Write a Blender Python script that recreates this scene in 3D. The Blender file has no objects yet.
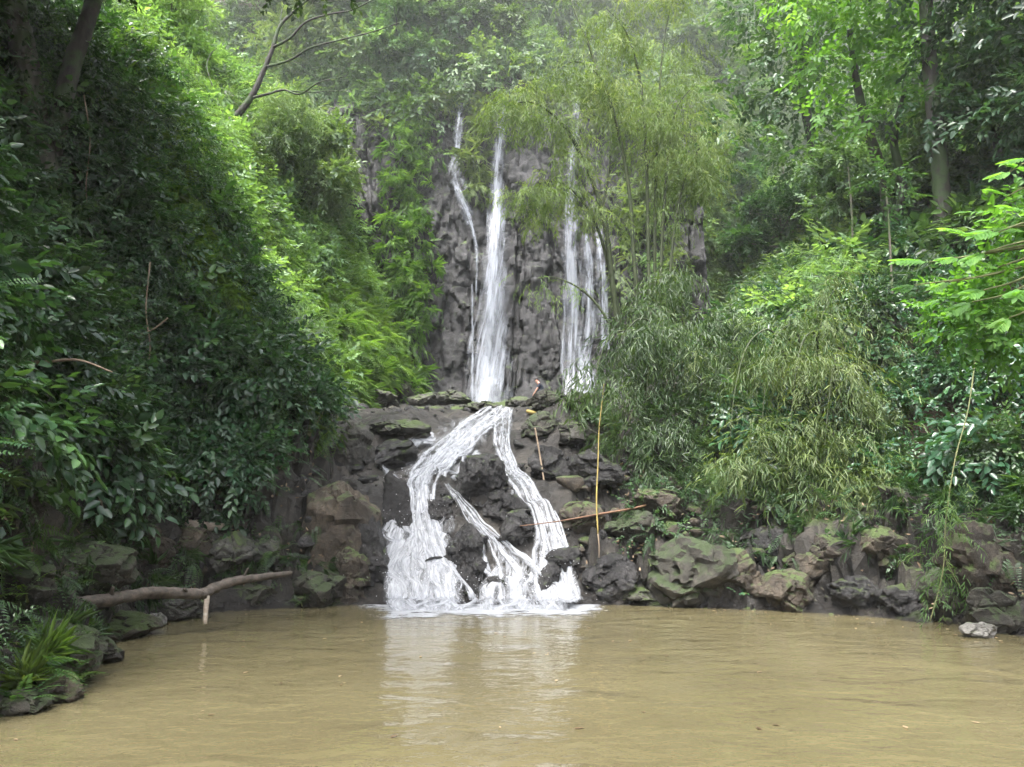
import bpy, math, random
import numpy as np
from mathutils import Vector, Matrix, Euler

SEED = 11
rng = np.random.default_rng(SEED)
random.seed(SEED)
scene = bpy.context.scene
COL = scene.collection
R = math.radians

# ------------------------------------------------------------------ camera model
F, CX, CY = 780.0, 512.0, 383.5
PITCH = R(9.2)
CAM = np.array([0.0, 0.0, 1.7])
cp, sp = math.cos(PITCH), math.sin(PITCH)

def ray(px, py):
    u = (px - CX) / F; v = (CY - py) / F
    return np.array([u, cp - sp * v, sp + cp * v])

def at(px, py, Y):
    d = ray(px, py)
    return CAM + d * (Y / d[1])

def project(P):
    P = np.atleast_2d(P) - CAM
    zc = cp * P[:, 1] + sp * P[:, 2]
    yc = -sp * P[:, 1] + cp * P[:, 2]
    zc = np.where(zc < 0.3, 0.3, zc)
    return CX + F * P[:, 0] / zc, CY - F * yc / zc, zc

# ------------------------------------------------------------------ noise
def _h(ix, iy, iz, s):
    n = (ix.astype(np.int64) * 73856093) ^ (iy.astype(np.int64) * 19349663) ^ (iz.astype(np.int64) * 83492791) ^ (s * 2654435761 % 2147483647)
    n = (n ^ (n >> 13)) * 1274126177 & 0x7fffffff
    n = (n ^ (n >> 16)) * 668265263 & 0x7fffffff
    return ((n ^ (n >> 15)) & 0xffffff) / float(0xffffff)

def vnoise(P, s=0):
    P = np.asarray(P, float)
    i = np.floor(P).astype(np.int64); f = P - i
    f = f * f * f * (f * (f * 6 - 15) + 10)
    out = 0
    for dx in (0, 1):
        wx = f[:, 0] if dx else 1 - f[:, 0]
        for dy in (0, 1):
            wy = f[:, 1] if dy else 1 - f[:, 1]
            for dz in (0, 1):
                wz = f[:, 2] if dz else 1 - f[:, 2]
                out = out + wx * wy * wz * _h(i[:, 0] + dx, i[:, 1] + dy, i[:, 2] + dz, s)
    return out * 2 - 1

def fbm(P, octv=4, s=0):
    a, t, out = 1.0, 0.0, 0
    P = np.asarray(P, float)
    for k in range(octv):
        out = out + a * vnoise(P * (2.03 ** k) + 17.3 * k, s + k); t += a; a *= 0.5
    return out / t

def blocks(P, s=0):
    """Fractured-rock offset: every Voronoi cell is a tilted, shifted facet."""
    i = np.floor(P).astype(np.int64)
    best = np.full(len(P), 1e9); off = np.zeros(len(P)); second = np.full(len(P), 1e9)
    for dx in (-1, 0, 1):
        for dy in (-1, 0, 1):
            for dz in (-1, 0, 1):
                cx, cy, cz = i[:, 0] + dx, i[:, 1] + dy, i[:, 2] + dz
                px = cx + _h(cx, cy, cz, s + 1); py = cy + _h(cx, cy, cz, s + 2); pz = cz + _h(cx, cy, cz, s + 3)
                ex, ey, ez = P[:, 0] - px, P[:, 1] - py, P[:, 2] - pz
                d = ex * ex + ey * ey + ez * ez
                val = (_h(cx, cy, cz, s + 4) - .5) + 1.0 * (ex * (_h(cx, cy, cz, s + 5) - .5) + ey * (_h(cx, cy, cz, s + 6) - .5) + ez * (_h(cx, cy, cz, s + 7) - .5))
                m = d < best
                second = np.where(m, best, np.minimum(second, d))
                off = np.where(m, val, off); best = np.where(m, d, best)
    crack = np.clip((np.sqrt(second) - np.sqrt(best)) / 0.12, 0, 1)
    return off - 0.25 * (1 - crack)

# ------------------------------------------------------------------ object helpers
def tag(o, label=None, cat=None, group=None, kind=None):
    if label: o['label'] = label
    if cat: o['category'] = cat
    if group: o['group'] = group
    if kind: o['kind'] = kind
    return o

def empty(name, loc, label, cat, group=None, rz=0.0):
    o = bpy.data.objects.new(name, None); COL.objects.link(o)
    o.location = loc; o.rotation_euler = (0, 0, rz); o.empty_display_size = .2
    return tag(o, label, cat, group)

def mesh_obj(name, verts, faces, mat, parent=None, smooth=False, attrs=None, sharp=None):
    verts = np.asarray(verts, np.float32)
    me = bpy.data.meshes.new(name)
    if isinstance(faces, np.ndarray):
        n, k = faces.shape
        me.vertices.add(len(verts)); me.vertices.foreach_set('co', verts.ravel())
        me.loops.add(n * k); me.loops.foreach_set('vertex_index', faces.astype(np.int32).ravel())
        me.polygons.add(n)
        me.polygons.foreach_set('loop_start', np.arange(0, n * k, k, dtype=np.int32))
        me.update(calc_edges=True)
    else:
        me.from_pydata([tuple(map(float, v)) for v in verts], [], faces)
    if smooth:
        me.polygons.foreach_set('use_smooth', np.ones(len(me.polygons), bool))
    if sharp: me.set_sharp_from_angle(angle=R(sharp))
    for an, av in (attrs or {}).items():
        av = np.asarray(av, np.float32)
        if av.ndim == 1:
            a = me.attributes.new(an, 'FLOAT', 'POINT'); a.data.foreach_set('value', av)
        else:
            a = me.attributes.new(an, 'FLOAT_VECTOR', 'POINT'); a.data.foreach_set('vector', av.ravel())
    me.update()
    me.materials.append(mat)
    o = bpy.data.objects.new(name, me); COL.objects.link(o)
    if parent: o.parent = parent
    return o

def copy_tree(o, parent=None):
    c = o.copy(); COL.objects.link(c)
    if parent: c.parent = parent
    for ch in list(o.children): copy_tree(ch, c)
    return c

def smooth_path(pts, n):
    pts = np.asarray(pts, float)
    k = len(pts); out = []
    ext = np.vstack([2 * pts[0] - pts[1], pts, 2 * pts[-1] - pts[-2]])
    for u in np.linspace(0, k - 1 - 1e-6, n):
        i = int(u); t = u - i
        p0, p1, p2, p3 = ext[i], ext[i + 1], ext[i + 2], ext[i + 3]
        out.append(.5 * ((2 * p1) + (-p0 + p2) * t + (2 * p0 - 5 * p1 + 4 * p2 - p3) * t * t + (-p0 + 3 * p1 - 3 * p2 + p3) * t ** 3))
    return np.array(out)

class Tubes:
    """Collects tapered bent tubes; build() links them as ONE mesh object."""
    def __init__(s): s.v = []; s.f = []; s.n = 0
    def add(s, path, r, sides=8, knob=0.0, nodes=0):
        path = np.asarray(path, float); m = len(path)
        r = np.interp(np.linspace(0, 1, m), np.linspace(0, 1, len(np.atleast_1d(r))), np.atleast_1d(r)) if np.ndim(r) else np.full(m, r)
        tan = np.gradient(path, axis=0); tan /= np.linalg.norm(tan, axis=1)[:, None] + 1e-9
        ref = np.array([0, 0, 1.0]) if abs(tan[0, 2]) < .8 else np.array([1.0, 0, 0])
        a = np.cross(tan[0], ref); a /= np.linalg.norm(a)
        for i in range(m):
            a = a - tan[i] * a.dot(tan[i]); a /= np.linalg.norm(a) + 1e-9
            b = np.cross(tan[i], a)
            rr = r[i] * (1.18 if nodes and i % nodes == 0 else 1.0)
            for k in range(sides):
                th = 2 * math.pi * k / sides
                q = rr * (1 + knob * (random.random() - .5))
                s.v.append(path[i] + q * (math.cos(th) * a + math.sin(th) * b))
        b0 = s.n
        for i in range(m - 1):
            for k in range(sides):
                k2 = (k + 1) % sides
                s.f.append((b0 + i * sides + k, b0 + i * sides + k2, b0 + (i + 1) * sides + k2, b0 + (i + 1) * sides + k))
        s.f.append(tuple(b0 + k for k in reversed(range(sides)))); s.f.append(tuple(b0 + (m - 1) * sides + k for k in range(sides)))
        s.n += m * sides
        return s
    def build(s, name, mat, parent=None, origin=(0, 0, 0)):
        return mesh_obj(name, np.array(s.v) - np.array(origin), s.f, mat, parent, smooth=True)

# ------------------------------------------------------------------ materials
def newmat(name):
    m = bpy.data.materials.new(name); m.use_nodes = True
    nt = m.node_tree; nt.nodes.clear()
    out = nt.nodes.new('ShaderNodeOutputMaterial')
    return m, nt, out

def N(nt, typ, **kw):
    n = nt.nodes.new(typ)
    for k, v in kw.items():
        if k.startswith('i_'):
            key = k[2:].replace('_', ' ')
            n.inputs[int(key) if key.isdigit() else key].default_value = v
        else: setattr(n, k, v)
    return n

def ramp(nt, stops, interp='LINEAR'):
    n = nt.nodes.new('ShaderNodeValToRGB'); cr = n.color_ramp; cr.interpolation = interp
    while len(cr.elements) < len(stops): cr.elements.new(.5)
    for e, (p, c) in zip(cr.elements, stops):
        e.position = p; e.color = (*c, 1) if len(c) == 3 else c
    return n

def mixc(nt, fac, a, b, blend='MIX'):
    n = nt.nodes.new('ShaderNodeMix'); n.data_type = 'RGBA'; n.blend_type = blend
    for i, x in ((0, fac), (6, a), (7, b)):
        if hasattr(x, 'is_linked') or isinstance(x, bpy.types.NodeSocket): nt.links.new(x, n.inputs[i])
        else: n.inputs[i].default_value = x if i == 0 else (*x, 1)
    return n.outputs[2]

def math_n(nt, op, a, b=None, clamp=False):
    n = nt.nodes.new('ShaderNodeMath'); n.operation = op; n.use_clamp = clamp
    for i, x in ((0, a), (1, b)):
        if x is None: continue
        if isinstance(x, bpy.types.NodeSocket): nt.links.new(x, n.inputs[i])
        else: n.inputs[i].default_value = x
    return n.outputs[0]

def leaf_mat(name, dark, mid, light, rough=.36, trans=.35, spec=.5, hue=.02):
    m, nt, out = newmat(name)
    at_ = N(nt, 'ShaderNodeAttribute', attribute_name='rnd')
    rp = ramp(nt, [(0.0, dark), (.5, mid), (.86, light), (1.0, tuple(min(1, c * 1.35) for c in light))])
    nt.links.new(at_.outputs['Fac'], rp.inputs[0])
    oi = N(nt, 'ShaderNodeObjectInfo')
    hsv = N(nt, 'ShaderNodeHueSaturation'); hsv.inputs['Saturation'].default_value = .9
    h = math_n(nt, 'MULTIPLY_ADD', oi.outputs['Random'], hue * 2); h.node.inputs[2].default_value = .5 - hue
    v = math_n(nt, 'MULTIPLY_ADD', oi.outputs['Random'], .45); v.node.inputs[2].default_value = .8
    nt.links.new(h, hsv.inputs['Hue']); nt.links.new(v, hsv.inputs['Value']); nt.links.new(rp.outputs[0], hsv.inputs['Color'])
    pb = N(nt, 'ShaderNodeBsdfPrincipled', i_Roughness=rough); pb.inputs['Specular IOR Level'].default_value = spec
    nt.links.new(hsv.outputs[0], pb.inputs['Base Color'])
    tr = N(nt, 'ShaderNodeBsdfTranslucent')
    tc = mixc(nt, 1.0, hsv.outputs[0], (1.7, 1.75, .6), 'MULTIPLY')
    nt.links.new(tc, tr.inputs[0])
    mx = N(nt, 'ShaderNodeMixShader', i_0=trans)
    nt.links.new(pb.outputs[0], mx.inputs[1]); nt.links.new(tr.outputs[0], mx.inputs[2]); nt.links.new(mx.outputs[0], out.inputs[0])
    return m

LEAF = {
    'dark':  leaf_mat('dark_leaf', (.012, .036, .014), (.022, .066, .022), (.055, .125, .03), .30, .28, .55),
    'mid':   leaf_mat('green_leaf', (.02, .053, .019), (.037, .098, .028), (.08, .165, .038), .36, .35),
    'teal':  leaf_mat('deep_green_leaf', (.016, .055, .026), (.03, .1, .042), (.065, .16, .055), .30, .3, .6),
    'lime':  leaf_mat('lime_leaf', (.045, .1, .016), (.08, .165, .024), (.135, .235, .036), .45, .42, .35),
    'pale':  leaf_mat('haze_pale_leaf', (.06, .12, .045), (.125, .21, .075), (.21, .31, .11), .45, .4, .4),  # haze over the distant slopes is mixed into this leaf colour
    'grey':  leaf_mat('hazy_green_leaf', (.048, .11, .045), (.09, .185, .07), (.155, .265, .1), .42, .35),  # lightened for the far forest: haze put into the colour
    'bamboo': leaf_mat('bamboo_leaf', (.065, .135, .03), (.13, .23, .05), (.23, .32, .085), .42, .42, .4),
    'olive': leaf_mat('olive_bamboo_leaf', (.038, .085, .022), (.072, .14, .035), (.14, .2, .062), .42, .38, .4),
    'bright': leaf_mat('bright_leaf', (.05, .11, .016), (.085, .18, .024), (.145, .245, .036), .5, .5, .3),
}

def bark_mat(name, a, b, scale=14, moss=None, grain=(1, 1, .25)):
    m, nt, out = newmat(name)
    tc = N(nt, 'ShaderNodeTexCoord')
    mp = N(nt, 'ShaderNodeMapping'); mp.inputs['Scale'].default_value = grain
    nt.links.new(tc.outputs['Object'], mp.inputs[0])
    nz = N(nt, 'ShaderNodeTexNoise', i_Scale=scale, i_Detail=6.0, i_Roughness=.65); nt.links.new(mp.outputs[0], nz.inputs['Vector'])
    rp = ramp(nt, [(.32, a), (.68, b)]); nt.links.new(nz.outputs[0], rp.inputs[0])
    c = rp.outputs[0]
    if moss:
        n2 = N(nt, 'ShaderNodeTexNoise', i_Scale=3.0, i_Detail=4.0); nt.links.new(tc.outputs['Object'], n2.inputs['Vector'])
        r2 = ramp(nt, [(.45, (0, 0, 0)), (.58, (1, 1, 1))]); nt.links.new(n2.outputs[0], r2.inputs[0])
        c = mixc(nt, r2.outputs[0], c, moss)
    pb = N(nt, 'ShaderNodeBsdfPrincipled', i_Roughness=.75)
    nt.links.new(c, pb.inputs['Base Color'])
    bp = N(nt, 'ShaderNodeBump', i_Strength=.6, i_Distance=.02); nt.links.new(nz.outputs[0], bp.inputs['Height']); nt.links.new(bp.outputs[0], pb.inputs['Normal'])
    nt.links.new(pb.outputs[0], out.inputs[0])
    return m

BARK_DARK = bark_mat('dark_bark', (.012, .01, .008), (.038, .032, .026), moss=(.03, .055, .015))
BARK_GREY = bark_mat('grey_bark', (.06, .052, .042), (.17, .15, .12), moss=(.06, .09, .03))
BARK_PALE = bark_mat('pale_bark', (.30, .28, .23), (.48, .46, .40))
WOOD_LOG = bark_mat('weathered_log', (.022, .017, .013), (.105, .085, .068), 16, grain=(.16, 1, 1))
WOOD_PALE = bark_mat('bleached_wood', (.16, .12, .09), (.42, .37, .30), 14, grain=(.25, 1, 1))
CULM = bark_mat('bamboo_culm', (.02, .032, .012), (.055, .07, .024), 8)
CULM_YEL = bark_mat('yellow_bamboo_culm', (.15, .115, .028), (.28, .21, .05), 8)
CULM_GREEN = bark_mat('yellow_green_stem', (.07, .085, .03), (.15, .16, .06), 8)
STICK_ORANGE = bark_mat('orange_stick', (.09, .045, .025), (.19, .1, .055), 8)
VINE = bark_mat('dry_vine', (.13, .09, .06), (.3, .23, .16), 8)

def rock_mat(name, c1, c2, c3, moss=(.055, .085, .018), moss_amt=.5, wet=.3, scale=1.0, zone=False, streak=False):
    """zone: reads point attributes rock / moss / wet / lime from the terrain."""
    m, nt, out = newmat(name)
    tc = N(nt, 'ShaderNodeTexCoord'); geo = N(nt, 'ShaderNodeNewGeometry')
    co = geo.outputs['Position']
    n1 = N(nt, 'ShaderNodeTexNoise', i_Scale=1.3 * scale, i_Detail=8.0, i_Roughness=.62, i_Distortion=.4); nt.links.new(co, n1.inputs['Vector'])
    n2 = N(nt, 'ShaderNodeTexNoise', i_Scale=9 * scale, i_Detail=6.0, i_Roughness=.7); nt.links.new(co, n2.inputs['Vector'])
    mp = N(nt, 'ShaderNodeMapping'); mp.inputs['Scale'].default_value = (1, 1, 2.6); mp.inputs['Rotation'].default_value = (.35, .3, .1)
    wv = N(nt, 'ShaderNodeVectorMath', operation='MULTIPLY_ADD'); wv.inputs[1].default_value = (.5, .5, .5); nt.links.new(n2.outputs[1], wv.inputs[0]); nt.links.new(co, wv.inputs[2]); nt.links.new(wv.outputs[0], mp.inputs[0])
    vo = N(nt, 'ShaderNodeTexVoronoi', feature='DISTANCE_TO_EDGE', i_Scale=1.7 * scale); nt.links.new(mp.outputs[0], vo.inputs['Vector'])
    r1 = ramp(nt, [(.3, c1), (.5, c2), (.72, c3)]); nt.links.new(n1.outputs[0], r1.inputs[0])
    r2 = ramp(nt, [(.28, (.35, .34, .33)), (.5, (.85, .84, .82)), (.72, (1.6, 1.58, 1.52))]); nt.links.new(n2.outputs[0], r2.inputs[0])
    c = mixc(nt, .85, r1.outputs[0], r2.outputs[0], 'MULTIPLY')
    rc = ramp(nt, [(0, (.3, .28, .26)), (.06, (1, 1, 1))]); nt.links.new(vo.outputs[0], rc.inputs[0])
    c = mixc(nt, .22, c, rc.outputs[0], 'MULTIPLY')
    if streak:      # mineral and water stains running down the face
        ms_ = N(nt, 'ShaderNodeMapping'); ms_.inputs['Scale'].default_value = (2.6, 2.6, .16); nt.links.new(co, ms_.inputs[0])
        ns_ = N(nt, 'ShaderNodeTexNoise', i_Scale=1.0, i_Detail=5.0, i_Roughness=.6); nt.links.new(ms_.outputs[0], ns_.inputs['Vector'])
        rs_ = ramp(nt, [(.36, (.35, .34, .36)), (.6, (1.15, 1.15, 1.15))]); nt.links.new(ns_.outputs[0], rs_.inputs[0])
        c = mixc(nt, .85, c, rs_.outputs[0], 'MULTIPLY')
    nz = N(nt, 'ShaderNodeSeparateXYZ'); nt.links.new(geo.outputs['Normal'], nz.inputs[0])
    n3 = N(nt, 'ShaderNodeTexNoise', i_Scale=2.3 * scale, i_Detail=5.0, i_Roughness=.6); nt.links.new(co, n3.inputs['Vector'])
    up = math_n(nt, 'MULTIPLY_ADD', nz.outputs[2], .35); nt.links.new(n3.outputs[0], up.node.inputs[2])
    if zone:
        am = N(nt, 'ShaderNodeAttribute', attribute_name='moss')
        up = math_n(nt, 'MULTIPLY', up, am.outputs['Fac'])
    lo = .86 - .45 * moss_amt
    rm = ramp(nt, [(lo, (0, 0, 0)), (lo + .16, (1, 1, 1))]); nt.links.new(up, rm.inputs[0])
    mcol = mixc(nt, n2.outputs[0], tuple(x * .5 for x in moss), tuple(x * 1.4 for x in moss))
    c = mixc(nt, rm.outputs[0], c, mcol)
    rough = .75 - .5 * wet
    pb = N(nt, 'ShaderNodeBsdfPrincipled', i_Roughness=rough)
    if zone:
        ar = N(nt, 'ShaderNodeAttribute', attribute_name='rock')
        nsl = N(nt, 'ShaderNodeTexNoise', i_Scale=22.0, i_Detail=5.0, i_Roughness=.75); nt.links.new(co, nsl.inputs['Vector'])
        soil = ramp(nt, [(.3, (.022, .015, .009)), (.55, (.055, .036, .02)), (.75, (.10, .07, .04))]); nt.links.new(nsl.outputs[0], soil.inputs[0])
        c = mixc(nt, ar.outputs['Fac'], soil.outputs[0], c)
        al = N(nt, 'ShaderNodeAttribute', attribute_name='lime')
        lim = mixc(nt, n2.outputs[0], (.07, .14, .012), (.16, .29, .025))
        c = mixc(nt, al.outputs['Fac'], c, lim)
        aw = N(nt, 'ShaderNodeAttribute', attribute_name='wet')
        c = mixc(nt, math_n(nt, 'MULTIPLY', aw.outputs['Fac'], .62), c, (.012, .011, .011))
        nt.links.new(math_n(nt, 'MULTIPLY_ADD', aw.outputs['Fac'], -.56), pb.inputs['Roughness'])
        pb.inputs['Roughness'].links[0].from_node.inputs[2].default_value = .78
    nt.links.new(c, pb.inputs['Base Color'])
    hb = math_n(nt, 'MULTIPLY_ADD', n2.outputs[0], .5); nt.links.new(n1.outputs[0], hb.node.inputs[2])
    hb = math_n(nt, 'MULTIPLY_ADD', rc.outputs[0], .06); nt.links.new(math_n(nt, 'MULTIPLY_ADD', n2.outputs[0], .6), hb.node.inputs[2])
    n6 = N(nt, 'ShaderNodeTexNoise', i_Scale=34.0 * scale, i_Detail=6.0, i_Roughness=.75); nt.links.new(co, n6.inputs['Vector'])
    hb2 = math_n(nt, 'MULTIPLY_ADD', n6.outputs[0], .3); nt.links.new(hb, hb2.node.inputs[2]); hb = hb2
    bp = N(nt, 'ShaderNodeBump', i_Strength=1.0, i_Distance=.11 / scale); nt.links.new(hb, bp.inputs['Height']); nt.links.new(bp.outputs[0], pb.inputs['Normal'])
    nt.links.new(pb.outputs[0], out.inputs[0])
    return m

ROCK = {
    'wet': rock_mat('wet_dark_rock', (.008, .0075, .008), (.022, .021, .022), (.06, .057, .058), moss_amt=.15, wet=1.1, scale=1.6),
    'grey': rock_mat('grey_rock', (.022, .021, .019), (.054, .051, .045), (.12, .114, .102), moss_amt=.4, wet=.35, scale=1.6),
    'brown': rock_mat('brown_rock', (.018, .013, .0095), (.047, .036, .026), (.11, .087, .063), moss_amt=.45, wet=.2, scale=1.5),
    'mossy': rock_mat('mossy_rock', (.017, .0155, .0125), (.044, .04, .032), (.095, .087, .07), moss=(.032, .05, .014), moss_amt=.62, wet=.2, scale=1.6),
    'ochre': rock_mat('ochre_rock', (.022, .017, .012), (.06, .046, .033), (.135, .108, .08), moss_amt=.3, wet=.2, scale=1.5),
    'pale': rock_mat('pale_rock', (.1, .095, .088), (.18, .173, .16), (.28, .27, .25), moss_amt=.1, wet=.3, scale=1.8),
}
TERRAIN_MAT = rock_mat('rocky_ground', (.012, .0105, .009), (.034, .03, .026), (.09, .08, .067), moss_amt=.55, wet=.3, scale=1.0, zone=True)
CLIFF_MAT = rock_mat('cliff_rock', (.009, .0088, .01), (.025, .0245, .027), (.068, .066, .072), moss=(.08, .13, .025), moss_amt=.25, wet=.6, scale=.8, streak=True)

def flat_mat(name, col, rough=.6):
    m, nt, out = newmat(name)
    tc = N(nt, 'ShaderNodeTexCoord'); nz = N(nt, 'ShaderNodeTexNoise', i_Scale=30.0, i_Detail=3.0); nt.links.new(tc.outputs['Object'], nz.inputs['Vector'])
    c = mixc(nt, nz.outputs[0], tuple(x * .8 for x in col), tuple(min(1, x * 1.2) for x in col))
    pb = N(nt, 'ShaderNodeBsdfPrincipled', i_Roughness=rough); nt.links.new(c, pb.inputs['Base Color']); nt.links.new(pb.outputs[0], out.inputs[0])
    return m

def pool_mat():
    m, nt, out = newmat('muddy_water')
    geo = N(nt, 'ShaderNodeNewGeometry')
    mp = N(nt, 'ShaderNodeMapping'); mp.inputs['Scale'].default_value = (.8, 1.15, 1); nt.links.new(geo.outputs['Position'], mp.inputs[0])
    n1 = N(nt, 'ShaderNodeTexNoise', i_Scale=1.35, i_Detail=2.0, i_Roughness=.4, i_Distortion=.7); nt.links.new(mp.outputs[0], n1.inputs['Vector'])
    n2 = N(nt, 'ShaderNodeTexNoise', i_Scale=6.5, i_Detail=3.0, i_Roughness=.5, i_Distortion=.4); nt.links.new(mp.outputs[0], n2.inputs['Vector'])
    n3 = N(nt, 'ShaderNodeTexNoise', i_Scale=.35, i_Detail=4.0); nt.links.new(geo.outputs['Position'], n3.inputs['Vector'])
    c = ramp(nt, [(.3, (.083, .071, .037)), (.7, (.114, .099, .053))]); nt.links.new(n3.outputs[0], c.inputs[0])
    pb = N(nt, 'ShaderNodeBsdfPrincipled', i_Roughness=.04, i_IOR=1.333)
    nt.links.new(c.outputs[0], pb.inputs['Base Color'])
    h = math_n(nt, 'MULTIPLY_ADD', n2.outputs[0], .3); nt.links.new(n1.outputs[0], h.node.inputs[2])
    bp = N(nt, 'ShaderNodeBump', i_Strength=1.0, i_Distance=.036); nt.links.new(h, bp.inputs['Height']); nt.links.new(bp.outputs[0], pb.inputs['Normal'])
    nt.links.new(pb.outputs[0], out.inputs[0])
    return m

def fall_mat(name, dens, sx, sy, contrast=.12, col=(.45, .468, .505), dist=.25):
    """White water: streaks along the flow (uvw attribute: across m, along m), open between the threads."""
    m, nt, out = newmat(name)
    a = N(nt, 'ShaderNodeAttribute', attribute_name='flow')
    mp = N(nt, 'ShaderNodeMapping'); mp.inputs['Scale'].default_value = (sx, sy, 1); nt.links.new(a.outputs['Vector'], mp.inputs[0])
    n1 = N(nt, 'ShaderNodeTexNoise', i_Scale=1.0, i_Detail=7.0, i_Roughness=.68, i_Distortion=dist); nt.links.new(mp.outputs[0], n1.inputs['Vector'])
    e = N(nt, 'ShaderNodeAttribute', attribute_name='cover')
    s = math_n(nt, 'ADD', math_n(nt, 'MULTIPLY_ADD', n1.outputs[0], 2.4), math_n(nt, 'SUBTRACT', e.outputs['Fac'], 1.0 - dens + .5))
    [l.from_node for l in nt.links if l.to_node == s.node and l.to_socket == s.node.inputs[0]][0].inputs[2].default_value = -.7
    s = math_n(nt, 'ADD', s, .5)
    rp = ramp(nt, [(.5 - contrast, (0, 0, 0)), (.5 + contrast, (1, 1, 1))]); nt.links.new(s, rp.inputs[0])
    pb = N(nt, 'ShaderNodeBsdfPrincipled', i_Roughness=.35)
    n5 = N(nt, 'ShaderNodeTexNoise', i_Scale=2.3, i_Detail=5.0, i_Roughness=.7, i_Distortion=.5); nt.links.new(mp.outputs[0], n5.inputs['Vector'])
    rk = ramp(nt, [(.3, tuple(x * .68 for x in col)), (.6, col)]); nt.links.new(n5.outputs[0], rk.inputs[0]); nt.links.new(rk.outputs[0], pb.inputs['Base Color'])
    tr2 = N(nt, 'ShaderNodeBsdfTranslucent'); tr2.inputs[0].default_value = (*[x * .8 for x in col], 1)
    mb = N(nt, 'ShaderNodeMixShader', i_0=.3); nt.links.new(pb.outputs[0], mb.inputs[1]); nt.links.new(tr2.outputs[0], mb.inputs[2])
    bp = N(nt, 'ShaderNodeBump', i_Strength=.3, i_Distance=.04); nt.links.new(n5.outputs[0], bp.inputs['Height']); nt.links.new(bp.outputs[0], pb.inputs['Normal'])
    tr = N(nt, 'ShaderNodeBsdfTransparent')
    mx = N(nt, 'ShaderNodeMixShader'); nt.links.new(rp.outputs[0], mx.inputs[0]); nt.links.new(tr.outputs[0], mx.inputs[1]); nt.links.new(mb.outputs[0], mx.inputs[2])
    nt.links.new(mx.outputs[0], out.inputs[0])
    return m

# ------------------------------------------------------------------ terrain
LE = [(-40, -6), (-2, -5), (4, -4.7), (6.9, -4.25), (8.3, -4.5), (9.95, -5.2), (12.1, -5.55), (13.5, -5.1), (14.1, -4.0), (14.5, -3.0), (16, -3.5), (18, -4.5), (20, -5.7), (24, -6.0), (27.5, -5.0), (29.5, -4.3), (33, -4.0)]
RE = [(-40, 9), (4, 8.4), (8, 7.9), (10.7, 7.1), (12.1, 6.4), (13.2, 5.6), (13.9, 4.1), (14.4, 2.5), (14.8, 1.5), (16, 1.7), (18, 2.4), (22, 3.6), (26, 5.0), (30, 6.2), (33, 6.2)]
POLY = np.array([(x, y) for y, x in LE] + [(x, y) for y, x in reversed(RE)], float)

def chan_dist(x, y):
    """Signed distance to the channel outline: positive outside."""
    n = len(POLY); best = np.full(x.shape, 1e9); inside = np.zeros(x.shape, bool)
    for i in range(n):
        ax, ay = POLY[i]; bx, by = POLY[(i + 1) % n]
        dx, dy = bx - ax, by - ay
        t = np.clip(((x - ax) * dx + (y - ay) * dy) / (dx * dx + dy * dy), 0, 1)
        best = np.minimum(best, (x - ax - t * dx) ** 2 + (y - ay - t * dy) ** 2)
        c = ((ay > y) != (by > y)) & (x < (bx - ax) * (y - ay) / (by - ay + 1e-12) + ax)
        inside ^= c
    return np.where(inside, -1, 1) * np.sqrt(best)

BY = [-60, 14.45, 14.9, 15.4, 15.9, 17.2, 19, 20.6, 22, 26, 30, 32.2, 33.6, 45, 80, 140]
BZ = [0, 0, .55, 1.25, 2.05, 2.45, 3.55, 4.25, 4.5, 5.0, 5.8, 6.1, 19.5, 33, 72, 110]
LD, LZ = [0, .25, .7, 1.3, 4.5, 8, 20, 60], [0, .55, 1.7, 2.5, 10.2, 14.5, 25, 60]
RD, RZ = [0, .5, 1.5, 2.6, 10, 20, 60], [0, .6, 1.45, 1.9, 10.5, 21, 62]

def base_height(x, y):
    d = chan_dist(x, y)
    wob = fbm(np.stack([x * .33, y * .33, x * 0], 1), 3, 5)
    do = np.maximum(d + .55 * wob * np.clip(d, 0, 1), 0)
    mid = np.interp(y, [p[0] for p in LE], [p[1] for p in LE]) * .5 + np.interp(y, [p[0] for p in RE], [p[1] for p in RE]) * .5
    left = x < mid
    hl = np.interp(y - .4 * do, BY, BZ) + np.interp(do, LD, LZ)
    hr = np.interp(y - .8 * do, BY, BZ) + np.interp(do, RD, RZ)
    h = np.where(left, hl, hr)
    inn = np.maximum(-d, 0)
    h = h - np.where(y < 14.45, np.minimum(inn * .9 + .03, 1.3) * (d < 0), 0)
    return h, d, left

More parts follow.
